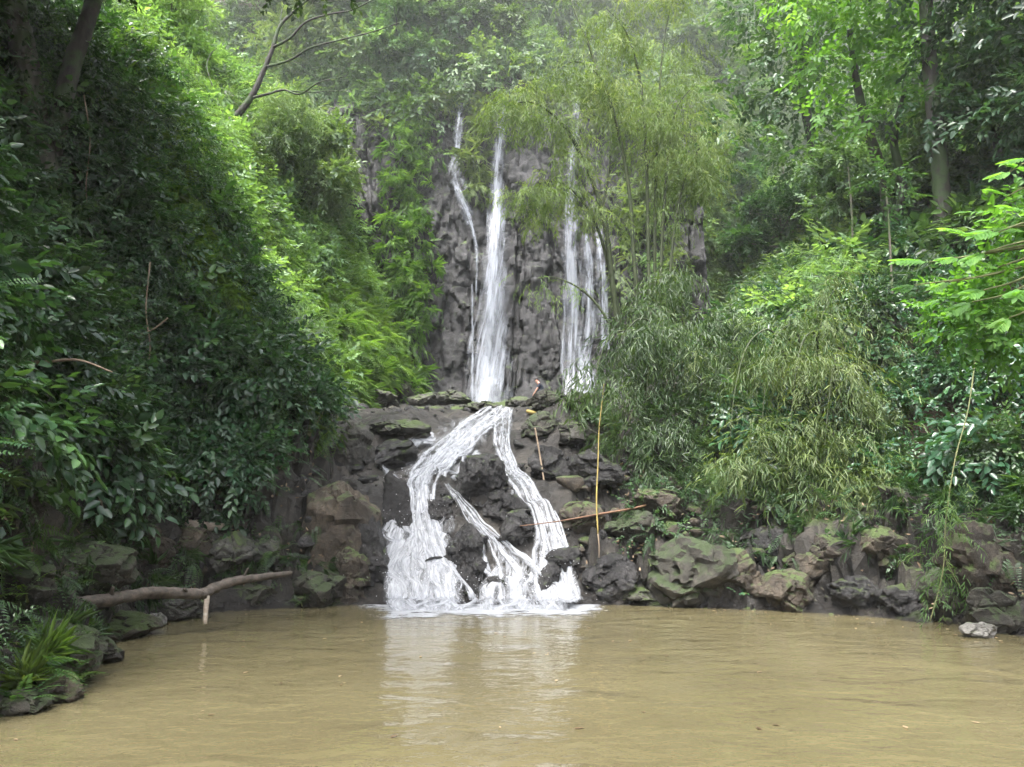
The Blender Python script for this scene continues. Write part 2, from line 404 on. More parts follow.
def terrain_height(x, y):
    h, d, left = base_height(x, y)
    P = np.stack([x, y, h], 1)
    n_big = fbm(P * .35, 4, 21)
    h = h + n_big * .9 * np.clip((d - .8) / 3, 0, 1)
    # rock shelves in the stream bed and on the banks
    rocky = np.clip(1 - np.where(left, (d - .9) / .5, (d - 2.3) / .8), 0, 1)
    rocky = rocky * np.clip((y - 5) / 2, 0, 1)
    q = P * np.array([1.15, 1.15, 1.7]) + .35 * fbm(P * 1.3, 2, 3)[:, None]
    b = blocks(q, 31); b2 = blocks(P * np.array([2.9, 2.9, 4.0]), 47)
    inpool = (d < 0) & (y < 14.5)
    amp = np.where(inpool, .12, np.where(d < 0, .62, .5))
    amp = amp * np.clip((d + .0) / .35 + (y > 14.6) * 1.0, .15, 1) * np.where(y > 23, .7, 1)
    h = h + rocky * (b * amp * 1.05 + b2 * amp * .55 + .13 * fbm(P * 3.5, 3, 9))
    # outcrop beside the cascade on the bamboo side, and slab ledge on the other
    h = h + .85 * np.exp(-(((x - 1.65) / .8) ** 2 + ((y - 19.3) / 1.6) ** 2)) + .5 * np.exp(-(((x + 2.9) / .9) ** 2 + ((y - 18.6) / 1.5) ** 2))
    h = np.where(inpool, np.minimum(h, -.05), h)
    return h, d, left, rocky

def axis(parts):
    out = []
    for a, b, s in parts: out.extend(np.arange(a, b, s))
    return np.array(out + [parts[-1][1]])

xs = axis([(-44, -30, 2), (-30, -14, 1.0), (-14, -8.5, .25), (-8.5, 9, .085), (9, 15, .25), (15, 30, 1.0), (30, 46, 2)])
ys = axis([(-40, 0, 4), (0, 6, .4), (6, 24, .085), (24, 36, .25), (36, 60, 1.0), (60, 68, 2)])
GX, GY = np.meshgrid(xs, ys)
gx, gy = GX.ravel(), GY.ravel()
GH, GD, GL, GR = terrain_height(gx, gy)
TH = GH.reshape(GX.shape)
# behind the camera the valley stays open and low
def hgt(x, y):
    i = np.clip(np.searchsorted(xs, x) - 1, 0, len(xs) - 2); j = np.clip(np.searchsorted(ys, y) - 1, 0, len(ys) - 2)
    u = (x - xs[i]) / (xs[i + 1] - xs[i]); v = (y - ys[j]) / (ys[j + 1] - ys[j])
    return (TH[j, i] * (1 - u) * (1 - v) + TH[j, i + 1] * u * (1 - v) + TH[j + 1, i] * (1 - u) * v + TH[j + 1, i + 1] * u * v)

def hit(px, py, y0=4.0, y1=64.0):
    """Where the view ray through a pixel meets the ground or the water."""
    d = ray(px, py)
    Y = np.arange(y0, y1, .04); P = CAM + d * (Y / d[1])[:, None]
    z = np.maximum(hgt(P[:, 0], P[:, 1]), 0)
    k = np.argmax(P[:, 2] <= z)
    return P[k] if (P[:, 2] <= z).any() else P[-1]

def normal_at(x, y, e=.5):
    zx = (hgt(x + e, y) - hgt(x - e, y)) / (2 * e); zy = (hgt(x, y + e) - hgt(x, y - e)) / (2 * e)
    n = np.stack([-zx, -zy, np.ones_like(zx)], -1)
    return n / np.linalg.norm(n, axis=-1, keepdims=True)

nx_, ny_ = len(xs), len(ys)
idx = np.arange(nx_ * ny_).reshape(ny_, nx_)
faces = np.stack([idx[:-1, :-1], idx[:-1, 1:], idx[1:, 1:], idx[1:, :-1]], -1).reshape(-1, 4)
Pg = np.stack([gx, gy, GH], 1)
nb = normal_at(gx, gy, .3)
rel = np.clip(1 - np.abs(GD - .9) / 2.2, 0, 1) * np.clip((gy - 5) / 2, 0, 1) * np.clip((GH + .1) / .4, 0, 1) * (gy < 24)
rel = rel * np.where((gx > -2.9) & (gx < 1.25) & (gy > 14) & (gy < 22), 0, 1)
Pq = Pg + .3 * fbm(Pg * 1.1, 2, 33)[:, None]
Pg = Pg + nb * (rel * (.55 * blocks(Pq * np.array([1.3, 1.3, 1.9]), 71) + .28 * blocks(Pq * np.array([3.0, 3.0, 4.2]), 73) + .12 * fbm(Pg * 5, 3, 74)))[:, None]
rock_a = np.clip(np.maximum(GR, rel * .8) * 1.3 + .5 * fbm(Pg * 1.2, 3, 77) * (GR > .02) - .1, 0, 1)
wet_a = np.clip(np.clip((.45 - GH) / .35, 0, 1) * (gy < 15) + ((GD < -.1) & (gy > 14.3) & (gy < 22)) * (.55 + .5 * fbm(Pg * .9, 2, 4)), 0, 1)
moss_a = np.clip(.75 + .9 * fbm(Pg * .5, 3, 14) - .8 * (GD < 0) * (gy < 22), 0, 1.2)
lime_a = np.clip(1.6 * np.exp(-(((gy - 29) / 4.5) ** 2)) * (gx < -3.2) * np.clip(1.2 - (GH - 6) / 9, 0, 1) * (.75 + 1.2 * fbm(Pg * .6, 3, 8)), 0, 1) * (GD > .1)
ter = mesh_obj('terrain', Pg, faces, TERRAIN_MAT, smooth=True, sharp=32, attrs={'rock': rock_a, 'moss': moss_a, 'wet': wet_a, 'lime': lime_a})
tag(ter, 'rocky gorge floor and steep soil banks around the pool', 'ground', kind='structure')

# pool
wx = np.linspace(-30, 30, 61); wy = np.linspace(-40, 15.6, 57)
WX, WY = np.meshgrid(wx, wy); wi = np.arange(WX.size).reshape(WX.shape)
pool = mesh_obj('water', np.stack([WX.ravel(), WY.ravel(), WX.ravel() * 0], 1), np.stack([wi[:-1, :-1], wi[:-1, 1:], wi[1:, 1:], wi[1:, :-1]], -1).reshape(-1, 4), pool_mat(), smooth=True)
tag(pool, 'murky tan brown pool below the cascade', 'water', kind='structure')

# cliff behind the upper falls
def cliff_y(x, z):
    P = np.stack([x, x * 0 + 31.3, z], 1)
    y = 31.6 + .085 * (z - 6) + .035 * (x ** 2) * -.25 - .6 * np.exp(-((z - 5.5) / 1.2) ** 2)
    q = P * np.array([.6, .6, .26]) + .3 * fbm(P * .5, 2, 3)[:, None]
    y = y - blocks(q, 61) * .42 - blocks(P * np.array([2.1, 1, .75]) + .3 * fbm(P * 1.1, 2, 5)[:, None], 63) * .2 - blocks(P * np.array([4.2, 2, 1.7]), 64) * .08 - blocks(P * np.array([1.1, 1, .12]) + .2 * fbm(P * .8, 2, 15)[:, None], 69) * .4 - .3 * fbm(P * 1.4, 5, 66)
    return y
cxs, czs = np.arange(-8.2, 8.21, .075), np.arange(4.2, 21.3, .075)
CXg, CZg = np.meshgrid(cxs, czs)
cyv = cliff_y(CXg.ravel(), CZg.ravel())
cyv = cyv + np.clip((CZg.ravel() - 19.2), 0, 3) * 1.1
CYG = cyv.reshape(CXg.shape)
ci = np.arange(CXg.size).reshape(CXg.shape)
cl = mesh_obj('cliff', np.stack([CXg.ravel(), cyv, CZg.ravel()], 1), np.stack([ci[:-1, :-1], ci[:-1, 1:], ci[1:, 1:], ci[1:, :-1]], -1).reshape(-1, 4), CLIFF_MAT, smooth=True, sharp=42)
tag(cl, 'grey fractured rock cliff behind the upper waterfalls', 'cliff', kind='structure')
def cliff_at(x, z):
    i = np.clip(((x + 8.2) / .075).astype(int), 3, len(cxs) - 4); j = np.clip(((z - 4.2) / .075).astype(int), 3, len(czs) - 4)
    return np.minimum.reduce([CYG[j + a, i + b] for a in (-3, 0, 3) for b in (-3, 0, 3)])

# ------------------------------------------------------------------ leaf sprays
def leaf_v(base, d, n, L, W, fold=.12, droop=.12):
    d = d / np.linalg.norm(d); n = n - d * n.dot(d); n /= np.linalg.norm(n) + 1e-9
    s = np.cross(n, d)
    return np.array([base, base + d * .32 * L + s * W * .5 + n * fold * W, base + d * .7 * L + s * W * .38 + n * (fold * W - droop * .5 * L),
                     base + d * L - n * droop * L, base + d * .7 * L - s * W * .38 + n * (fold * W - droop * .5 * L), base + d * .32 * L - s * W * .5 + n * fold * W])
LEAFQ = np.array([(0, 3, 2, 1), (0, 5, 4, 3)])

def template(leaves):
    v = np.concatenate(leaves); k = len(leaves)
    q = np.concatenate([LEAFQ + 6 * i for i in range(k)])
    lid = np.repeat(rng.random(k), 6)
    return v, q, lid

def V(*a): return np.array(a, float)
def rv(s): return rng.normal(0, s, 3)

def spray_broad(L=.12, W=.062, n=9, twig=.5):
    out = []
    for k in range(n):
        t = (k + .5) / n; side = 1 if k % 2 else -1
        p = V(twig * t, 0, -.14 * twig * t * t) + rv(.012)
        d = V(.75, side * (.8 if k < n - 1 else .1), -.12) + rv(.18)
        out.append(leaf_v(p, d, V(0, 0, 1) + rv(.28), L * rng.uniform(.75, 1.2), W * rng.uniform(.8, 1.2), .15, .16))
    return template(out)

def spray_lance(L=.17, W=.02, n=13, twig=.7):
    out = []
    for k in range(n):
        t = (k + .5) / n; side = 1 if k % 2 else -1
        p = V(twig * t, 0, -.32 * twig * t * t) + rv(.03)
        d = V(.8, side * .55, -.75 * t - .15) + rv(.25)
        out.append(leaf_v(p, d, V(0, 0, 1) + rv(.4), L * rng.uniform(.7, 1.25), W * rng.uniform(.8, 1.25), .1, .22))
    return template(out)

def spray_fine(L=.055, W=.026, n=11, twig=.36):
    out = []
    for k in range(n):
        t = (k + .6) / n; w = math.sin(math.pi * (.15 + .8 * t)) ** .6
        for side in (-1, 1):
            p = V(twig * t, 0, -.22 * twig * t * t)
            d = V(.42, side, -.1) + rv(.1)
            out.append(leaf_v(p, d, V(0, 0, 1) + rv(.18), L * w * rng.uniform(.85, 1.15), W * w, .1, .15))
    return template(out)

def spray_fern(n=13, twig=.7, L=.16, W=.034):
    out = []
    for k in range(n):
        t = (k + .8) / n; w = (1 - t) ** .7 * min(1, .4 + 2.5 * t)
        p = V(twig * t * (1 - .12 * t), 0, .25 * twig * t - .55 * twig * t * t)
        for side in (-1, 1):
            out.append(leaf_v(p, V(.35, side, -.15) + rv(.06), V(0, 0, 1) + rv(.12), max(.03, L * w), W * (.6 + .4 * w), .08, .18))
    return template(out)

def spray_grass(n=12, L=.34, W=.016):
    out = []
    for k in range(n):
        d = V(.8, 0, .35) + rv(.4)
        b = leaf_v(rv(.04), d, V(0, 0, 1) + rv(.3), L * rng.uniform(.6, 1.2), W, .05, .45)
        out.append(b)
    return template(out)

def spray_big(n=5, L=.42, W=.19):
    out = []
    for k in range(n):
        a = (k - (n - 1) / 2) * .62
        d = V(math.cos(a), math.sin(a), .15) + rv(.15)
        out.append(leaf_v(d * .1, d, V(0, 0, 1) + rv(.25), L * rng.uniform(.7, 1.15), W * rng.uniform(.8, 1.1), .14, .3))
    return template(out)

def spray_lobed(L=.75, lob=6):
    """One big deeply lobed leaf: lobes along a midrib."""
    out = []
    for k in range(lob):
        t = .18 + .7 * k / lob; w = math.sin(math.pi * (.22 + .62 * k / lob))
        for side in (-1, 1):
            p = V(L * t, 0, -.18 * L * t * t)
            out.append(leaf_v(p, V(.75, side * .8, -.05), V(0, 0, 1) + rv(.08), L * .46 * w, L * .17, .1, .2))
    out.append(leaf_v(V(L * .8, 0, -.12 * L), V(1, 0, -.3), V(0, 0, 1), L * .3, L * .14, .1, .2))
    out.append(leaf_v(V(0, 0, 0), V(1, 0, -.12), V(0, 0, 1), L, L * .13, .05, .1))
    return template(out)

SPRAY = {
    'broad': [spray_broad() for _ in range(5)],
    'small': [spray_broad(.075, .042, 11, .42) for _ in range(5)],
    'lance': [spray_lance() for _ in range(5)],
    'fine': [spray_fine() for _ in range(4)],
    'fern': [spray_fern() for _ in range(4)],
    'grass': [spray_grass() for _ in range(4)],
    'big': [spray_big() for _ in range(4)],
    'wide': [spray_broad(.2, .1, 7, .6) for _ in range(4)],
    'lobed': [spray_lobed() for _ in range(3)],
    'far': [spray_broad(.2, .11, 7, .55) for _ in range(5)],
}

class Foliage:
    def __init__(s): s.v = []; s.q = []; s.r = []; s.n = 0
    def add(s, kind, pos, axis_, up, scale, rnd):
        pos = np.asarray(pos, float); n = len(pos)
        if n == 0: return s
        ax = axis_ / (np.linalg.norm(axis_, axis=1, keepdims=True) + 1e-9)
        z = up - ax * (up * ax).sum(1, keepdims=True); z /= np.linalg.norm(z, axis=1, keepdims=True) + 1e-9
        y = np.cross(z, ax)
        M = np.stack([ax, y, z], 2) * np.asarray(scale).reshape(-1, 1, 1)
        vs = SPRAY[kind]; which = rng.integers(0, len(vs), n)
        for k, (tv, tq, lid) in enumerate(vs):
            m = which == k; c = int(m.sum())
            if not c: continue
            P = np.einsum('nij,vj->nvi', M[m], tv) + pos[m][:, None, :]
            s.v.append(P.reshape(-1, 3).astype(np.float32))
            s.q.append((tq[None] + (np.arange(c) * len(tv))[:, None, None] + s.n).reshape(-1, 4).astype(np.int32))
            s.r.append(np.clip(rnd[m][:, None] * .72 + lid[None] * .28, 0, 1).ravel().astype(np.float32))
            s.n += c * len(tv)
        return s
    def lump(s, kind, c, r, n, squash=.8, scale=1.0, droop=.35, tint=.5, spread=.22, nrm=(0, 0, 1), shell=.62):
        """Sprays over the outer shell of a lump, thinning towards its underside."""
        c = np.asarray(c, float); nrm = np.asarray(nrm, float)
        d = rng.normal(0, 1, (n, 3)); d /= np.linalg.norm(d, axis=1)[:, None]
        d = d + nrm * .55; d /= np.linalg.norm(d, axis=1)[:, None]
        rad = rng.uniform(shell, 1.05, n)[:, None]
        p = c + d * rad * np.array([r, r, r * squash])
        ax = d * .9 + rng.normal(0, .45, (n, 3)); ax[:, 2] -= droop
        up = np.array([0, 0, .6]) + d * .9 + rng.normal(0, .3, (n, 3))
        rn = np.clip(tint + rng.normal(0, spread, n), 0, 1)
        return s.add(kind, p, ax, up, scale * rng.uniform(.75, 1.25, n), rn)
    def build(s, name, mat, parent=None, origin=None):
        v = np.concatenate(s.v)
        if origin is not None: v = v - np.asarray(origin, np.float32)
        return mesh_obj(name, v, np.concatenate(s.q), mat, parent, attrs={'rnd': np.concatenate(s.r)})

def ico(sub):
    import bmesh
    bm = bmesh.new(); bmesh.ops.create_icosphere(bm, subdivisions=sub, radius=1)
    v = np.array([x.co[:] for x in bm.verts]); q = np.array([[x.index for x in p.verts] for p in bm.faces]); bm.free()
    return v, q
# ------------------------------------------------------------------ undergrowth that reads as one mass
def scatter_zone(n, xr, yr, keep):
    """Points on the terrain, weighted by true surface area."""
    x = rng.uniform(*xr, n * 4); y = rng.uniform(*yr, n * 4)
    nm = normal_at(x, y)
    w = 1 / np.maximum(nm[:, 2], .16)
    ok = rng.random(len(x)) < w / w.max()
    x, y, nm = x[ok], y[ok], nm[ok]
    z = hgt(x, y); d = chan_dist(x, y)
    k = keep(x, y, z, d)
    P = np.stack([x, y, z], 1)
    px, py, zc = project(P)
    k &= (px > -260) & (px < 1290) & (py > -330) & (py < 900) & (y > 4)
    return P[k][:n], nm[k][:n], d[k][:n]

def undergrowth(name, label, mat, zone, n, kinds, rr, per, scale=(.85, 1.2), tint=.45, squash=.9, droop=.35, spread=.2, lift=.25):
    P, nm, d = scatter_zone(n, *zone)
    f = Foliage()
    tn = fbm(P * .45, 3, 91)
    for p, m_, t in zip(P, nm, tn):
        r = rng.uniform(*rr)
        k = kinds[rng.integers(len(kinds))]
        cnt = max(3, int(per * r * r * rng.uniform(.6, 1.3)))
        hn = m_ * np.array([1, 1, .7]); 
        f.lump(k, p + m_ * r * lift, r, cnt, squash, rng.uniform(*scale), droop, np.clip(tint + .55 * t + rng.normal(0, .1), 0.03, .97), spread, hn)
    o = f.build(name, mat)
    print('stuff', name, label[:30], len(P), f.n)
    return tag(o, label, 'undergrowth', kind='stuff')

LZx = (-16, -1.5)
undergrowth('undergrowth', 'dark glossy leafy undergrowth covering the steep log side bank', LEAF['dark'],
    (LZx, (4, 19), lambda x, y, z, d: (x < -2.5) & (d > .75) & (z > 2.1 + .5 * np.sin(x * 3 + y * 2)) & (z < 18) & (fbm(np.stack([x, y, z], 1) * .75, 2, 55) > -.2)), 900, ['broad', 'small', 'small', 'wide', 'fine'], (.25, 1.0), 120, (.7, 1.05), tint=.45, spread=.26)
undergrowth('undergrowth', 'brighter green leaves mixed through the log side bank undergrowth', LEAF['mid'],
    (LZx, (4, 20), lambda x, y, z, d: (x < -2.5) & (d > .9) & (z > 2.4) & (z < 18) & (rng.random(len(x)) < .7)), 380, ['broad', 'small', 'wide', 'fine'], (.25, .75), 100, (.75, 1.05), tint=.48, lift=.5)
undergrowth('undergrowth', 'lime ferny growth hanging along the lit rim of the log side ridge', LEAF['lime'],
    ((-11, -2.4), (15.2, 19.5), lambda x, y, z, d: (d > .35) & (d < 6) & (z > 3.2)), 300, ['fine', 'fern', 'fine', 'grass'], (.25, .6), 110, tint=.45, droop=.8)
undergrowth('undergrowth', 'pale green scrub on the sunken slope beside the upper falls', LEAF['pale'],
    ((-20, -3), (20, 36), lambda x, y, z, d: (d > .5) & (x < -3.5) & ~((z < 10) & (x > -8.5) & (y > 26))), 800, ['fine', 'far', 'lance', 'far'], (.45, 1.0), 120, (.65, .95), tint=.45, droop=.5)
undergrowth('undergrowth', 'fresh green creepers on the sunken slope beside the upper falls', LEAF['mid'],
    ((-20, -3), (19, 36), lambda x, y, z, d: (d > .4) & (x < -3.5) & ~((z < 11.5) & (x > -8.5) & (y > 25))), 520, ['fine', 'fine', 'broad', 'fern'], (.45, 1.0), 110, (.75, 1.1), tint=.55, droop=.6)
undergrowth('undergrowth', 'lime moss and fern tufts on the slope foot by the upper falls', LEAF['lime'],
    ((-11, -3.2), (24, 33), lambda x, y, z, d: (d > .05) & (z < 13.5)), 520, ['fine', 'grass', 'fern'], (.3, .65), 100, (1.1, 1.5), tint=.7, droop=.7)
undergrowth('undergrowth', 'misty forest cover above the upper falls', LEAF['grey'],
    ((-40, 40), (33.5, 75), lambda x, y, z, d: (z > 16)), 850, ['far', 'far', 'broad'], (1.0, 2.1), 40, (1.05, 1.5), tint=.52, droop=.4)
undergrowth('undergrowth', 'misty leafy cover on the slope past the bamboo hidden fall', LEAF['pale'],
    ((4, 15), (22, 38), lambda x, y, z, d: (d > .4) & (x > 4)), 650, ['far', 'fine', 'lance'], (.5, 1.1), 70, (.8, 1.2), tint=.45, droop=.5)
undergrowth('undergrowth', 'misty leafy cover along the brink of the upper falls', LEAF['grey'],
    ((-9, 9), (32.6, 42), lambda x, y, z, d: (z > 18.5)), 420, ['far', 'fine'], (.5, 1.1), 105, (.6, .9), tint=.5, droop=.6)
undergrowth('undergrowth', 'deep green shrubby cover on the bamboo side slope', LEAF['teal'],
    ((1.5, 24), (6, 34), lambda x, y, z, d: (d > 2.2) & (z > 2.0) & (x > 1.5)), 900, ['broad', 'wide', 'broad', 'small'], (.35, .95), 95, tint=.42)
undergrowth('undergrowth', 'mid green leafy cover high on the bamboo side slope', LEAF['mid'],
    ((2, 40), (8, 45), lambda x, y, z, d: (d > 4) & (z > 5) & (x > 2)), 750, ['wide', 'far', 'lance', 'fine'], (.5, 1.2), 60, (1.0, 1.6), tint=.5)
undergrowth('undergrowth', 'low weeds and seedlings among the bamboo side rocks', LEAF['mid'],
    ((1.5, 12), (8, 19), lambda x, y, z, d: (d > .7) & (d < 3.4) & (z > .7)), 560, ['small', 'small', 'lance', 'grass', 'fern'], (.12, .38), 140, (.6, .9), tint=.3)
undergrowth('undergrowth', 'low weeds and moss tufts among the log side rocks', LEAF['mid'],
    ((-8, -3), (5, 15), lambda x, y, z, d: (d > .1) & (d < 1.3) & (z > .3) & (z < 2.6)), 260, ['small', 'grass', 'fern'], (.1, .26), 170, (.5, .8), tint=.3)

def steep_cover(label, mat, boxes, kinds, rr, per, sc, tint):
    f = Foliage()
    for n, x0, x1, y0, y1, far in boxes:
        for _ in range(n):
            p = hit(rng.uniform(x0, x1), rng.uniform(y0, y1), far)
            r = rng.uniform(*rr); d = ray(*[float(q[0]) for q in project(p)[:2]])
            f.lump(kinds[rng.integers(len(kinds))], p - d * r * .3, r, int(per * r * r) + 5, .9, rng.uniform(*sc), .6, np.clip(tint + rng.normal(0, .16), 0, 1), .18, (0, -.75, .35))
    return tag(f.build('undergrowth', mat), label, 'undergrowth', kind='stuff')
steep_cover('pale climbing cover on the steep walls past the bamboo hidden fall', LEAF['pale'], [(700, 640, 860, 110, 330, 20), (60, 600, 690, 60, 150, 26)], ['fine', 'far', 'lance', 'broad'], (.5, 1.15), 70, (.8, 1.25), .62)
steep_cover('misty climbing cover on the steep walls over the upper falls', LEAF['grey'], [(130, 300, 450, 20, 120, 24), (120, 440, 640, -20, 88, 30)], ['far', 'fine', 'lance'], (.5, 1.2), 105, (.6, .9), .6)
steep_cover('bright ferny cover on the slope foot beside the moss capped boulder', LEAF['lime'], [(330, 352, 424, 235, 392, 22)], ['fine', 'fine', 'grass'], (.2, .42), 230, (.5, .75), .9)

# dead leaves and small stones lying on the banks
litter = leaf_mat('dead_leaf', (.04, .024, .013), (.11, .07, .035), (.26, .19, .11), .6, .12, .3)
SPRAY['dead'] = [template([leaf_v(rv(.35) * V(1, 1, 0), rv(1) * V(1, 1, .2), V(0, 0, 1) + rv(.25), rng.uniform(.07, .14), rng.uniform(.03, .055), -.2, .2) for _ in range(7)]) for _ in range(4)]
P, nm, d = scatter_zone(1500, (-9, 13), (5, 20), lambda x, y, z, d: (d > .15) & (d < 3.4) & (z > .2) & (rng.random(len(x)) < .75))
f = Foliage(); f.add('dead', P + nm * .035, np.cross(nm, rng.normal(0, 1, nm.shape)), nm, rng.uniform(.5, 1.1, len(P)), rng.random(len(P)))
tag(f.build('leaf_litter', litter), 'brown dead leaves littering the soil and rocks of both banks', 'leaf litter', kind='stuff')
n_ = 160; px_ = rng.normal(0, 3.2, n_); py_ = rng.uniform(6, 14.2, n_)
px_ = np.where(rng.random(n_) < .6, np.interp(py_, [p[0] for p in RE], [p[1] for p in RE]) - abs(rng.normal(0, .7, n_)) - .15, px_); k_ = chan_dist(px_, py_) < -.1
SPRAY['float'] = [template([leaf_v(V(0, 0, 0), V(1, 0, 0), V(0, 0, 1), .08, .035, .05, .0)]) for _ in range(2)]
f = Foliage(); n_ = int(k_.sum()); f.add('float', np.stack([px_[k_], py_[k_], np.full(n_, .006)], 1), rng.normal(0, 1, (n_, 3)) * V(1, 1, 0), np.tile(V(0, 0, 1), (n_, 1)), rng.uniform(.5, 1.2, n_), rng.random(n_))
tag(f.build('floating_leaves', litter), 'dead leaves and specks floating on the brown pool', 'floating leaves', kind='stuff')
def rubble(name, label, n, xr, yr, keep, smin, smax, mat):
    v0, q0 = ico(2); vs, qs = [], []
    P, nm, d = scatter_zone(n, xr, yr, keep)
    for i, p in enumerate(P):
        v = v0.copy()
        for _ in range(7):
            c = rng.normal(0, 1, 3); c /= np.linalg.norm(c); v = v - np.maximum(v @ c - rng.uniform(.3, .62), 0)[:, None] * c
        s_ = smin * (smax / smin) ** (rng.random() ** 2.2)
        v = v * s_ * rng.uniform(.7, 1.3, 3) * np.array([1, 1, .75])
        vs.append(v + p + nm[i] * s_ * .2); qs.append(q0 + i * len(v0))
    return tag(mesh_obj(name, np.concatenate(vs), np.concatenate(qs), mat), label, 'rubble', kind='stuff')
rubble('rubble', 'loose stones and broken rock along both waterlines', 900, (-8, 10), (5, 18), lambda x, y, z, d: (d > -.15) & (d < 2.4) & (z > -.1) & (y < 16.5), .04, .2, ROCK['brown'])
rubble('rubble', 'angular dark stones on the slope beside the narrow stream', 330, (.9, 5), (14.5, 21), lambda x, y, z, d: (d > -.6) & (d < 2.6) & (z > .1), .06, .3, ROCK['brown'])
rubble('rubble', 'wet broken stones scattered over the cascade rock', 420, (-4.5, 4), (14.6, 24), lambda x, y, z, d: (d < 1.2) & (y > 14.6), .05, .24, ROCK['wet'])

# creepers hanging on the cliff
f = Foliage(); f_lime = Foliage()
for _ in range(260):
    u = rng.random()
    if u < .42: x, z = rng.normal(-4.5, .5), rng.uniform(6, 20)
    elif u < .62: x, z = rng.normal(5.6, 1.0), rng.uniform(8, 20)
    elif u < .9: x, z = rng.uniform(-7, 7), rng.normal(20, .8)
    else: x, z = rng.normal(-1.5, .25), rng.uniform(15, 20)
    if abs(x - (-2.2)) < .5 and z > 12 or abs(x + .6) < .55: continue
    y = float(cliff_at(np.array([x]), np.array([z]))[0])
    r = rng.uniform(.3, .7)
    (f_lime if x < -3.2 else f).lump(['fine', 'grass', 'fine'][rng.integers(3)], (x, y - .1, z), r, int(40 * r * r) + 8, 1.1, rng.uniform(1.0, 1.5), .9, rng.uniform(.3, .8), .2, (0, -.8, .2))
tag(f_lime.build('creeper_foliage', LEAF['lime']), 'lime mossy creepers on the cliff edge beside the thinnest fall', 'creeper', kind='stuff')
tag(f.build('creeper_foliage', LEAF['pale']), 'pale creepers draping the edges of the upper cliff', 'creeper', kind='stuff')

# ------------------------------------------------------------------ boulders
ICO = ico(5)
def boulder(name, loc, size, mat, label, seed, rz=0.0, cuts=13, tilt=0.0, cat='rock'):
    r_ = np.random.default_rng(seed)
    v = ICO[0].copy()
    for _ in range(cuts):
        n = r_.normal(0, 1, 3); n /= np.linalg.norm(n); d = r_.uniform(.55, .88)
        e = v @ n - d
        v = v - np.maximum(e, 0)[:, None] * n * .93
    P = v * np.array(size) + seed * 3.7
    m = float(np.mean(size))
    nr = v / np.linalg.norm(v, axis=1)[:, None]
    Q = P / m + .25 * fbm(P / m * 1.5, 2, seed)[:, None]
    v = v + nr * (.06 * fbm(P / m * 1.4, 5, seed) + .24 * blocks(Q * np.array([1.3, 1.3, 2.2]), seed) + .05 * blocks(Q * np.array([3.1, 3.1, 4.5]), seed + 3) + .035 * fbm(P / m * 8, 4, seed))[:, None]
    v = v * np.array(size)
    o = mesh_obj(name, v, ICO[1], ROCK[mat], smooth=True, sharp=24)
    o.location = loc; o.rotation_euler = (r_.uniform(-.12, .12) + tilt, r_.uniform(-.15, .15), rz if rz else r_.uniform(-.5, .5))
    return tag(o, label, cat)

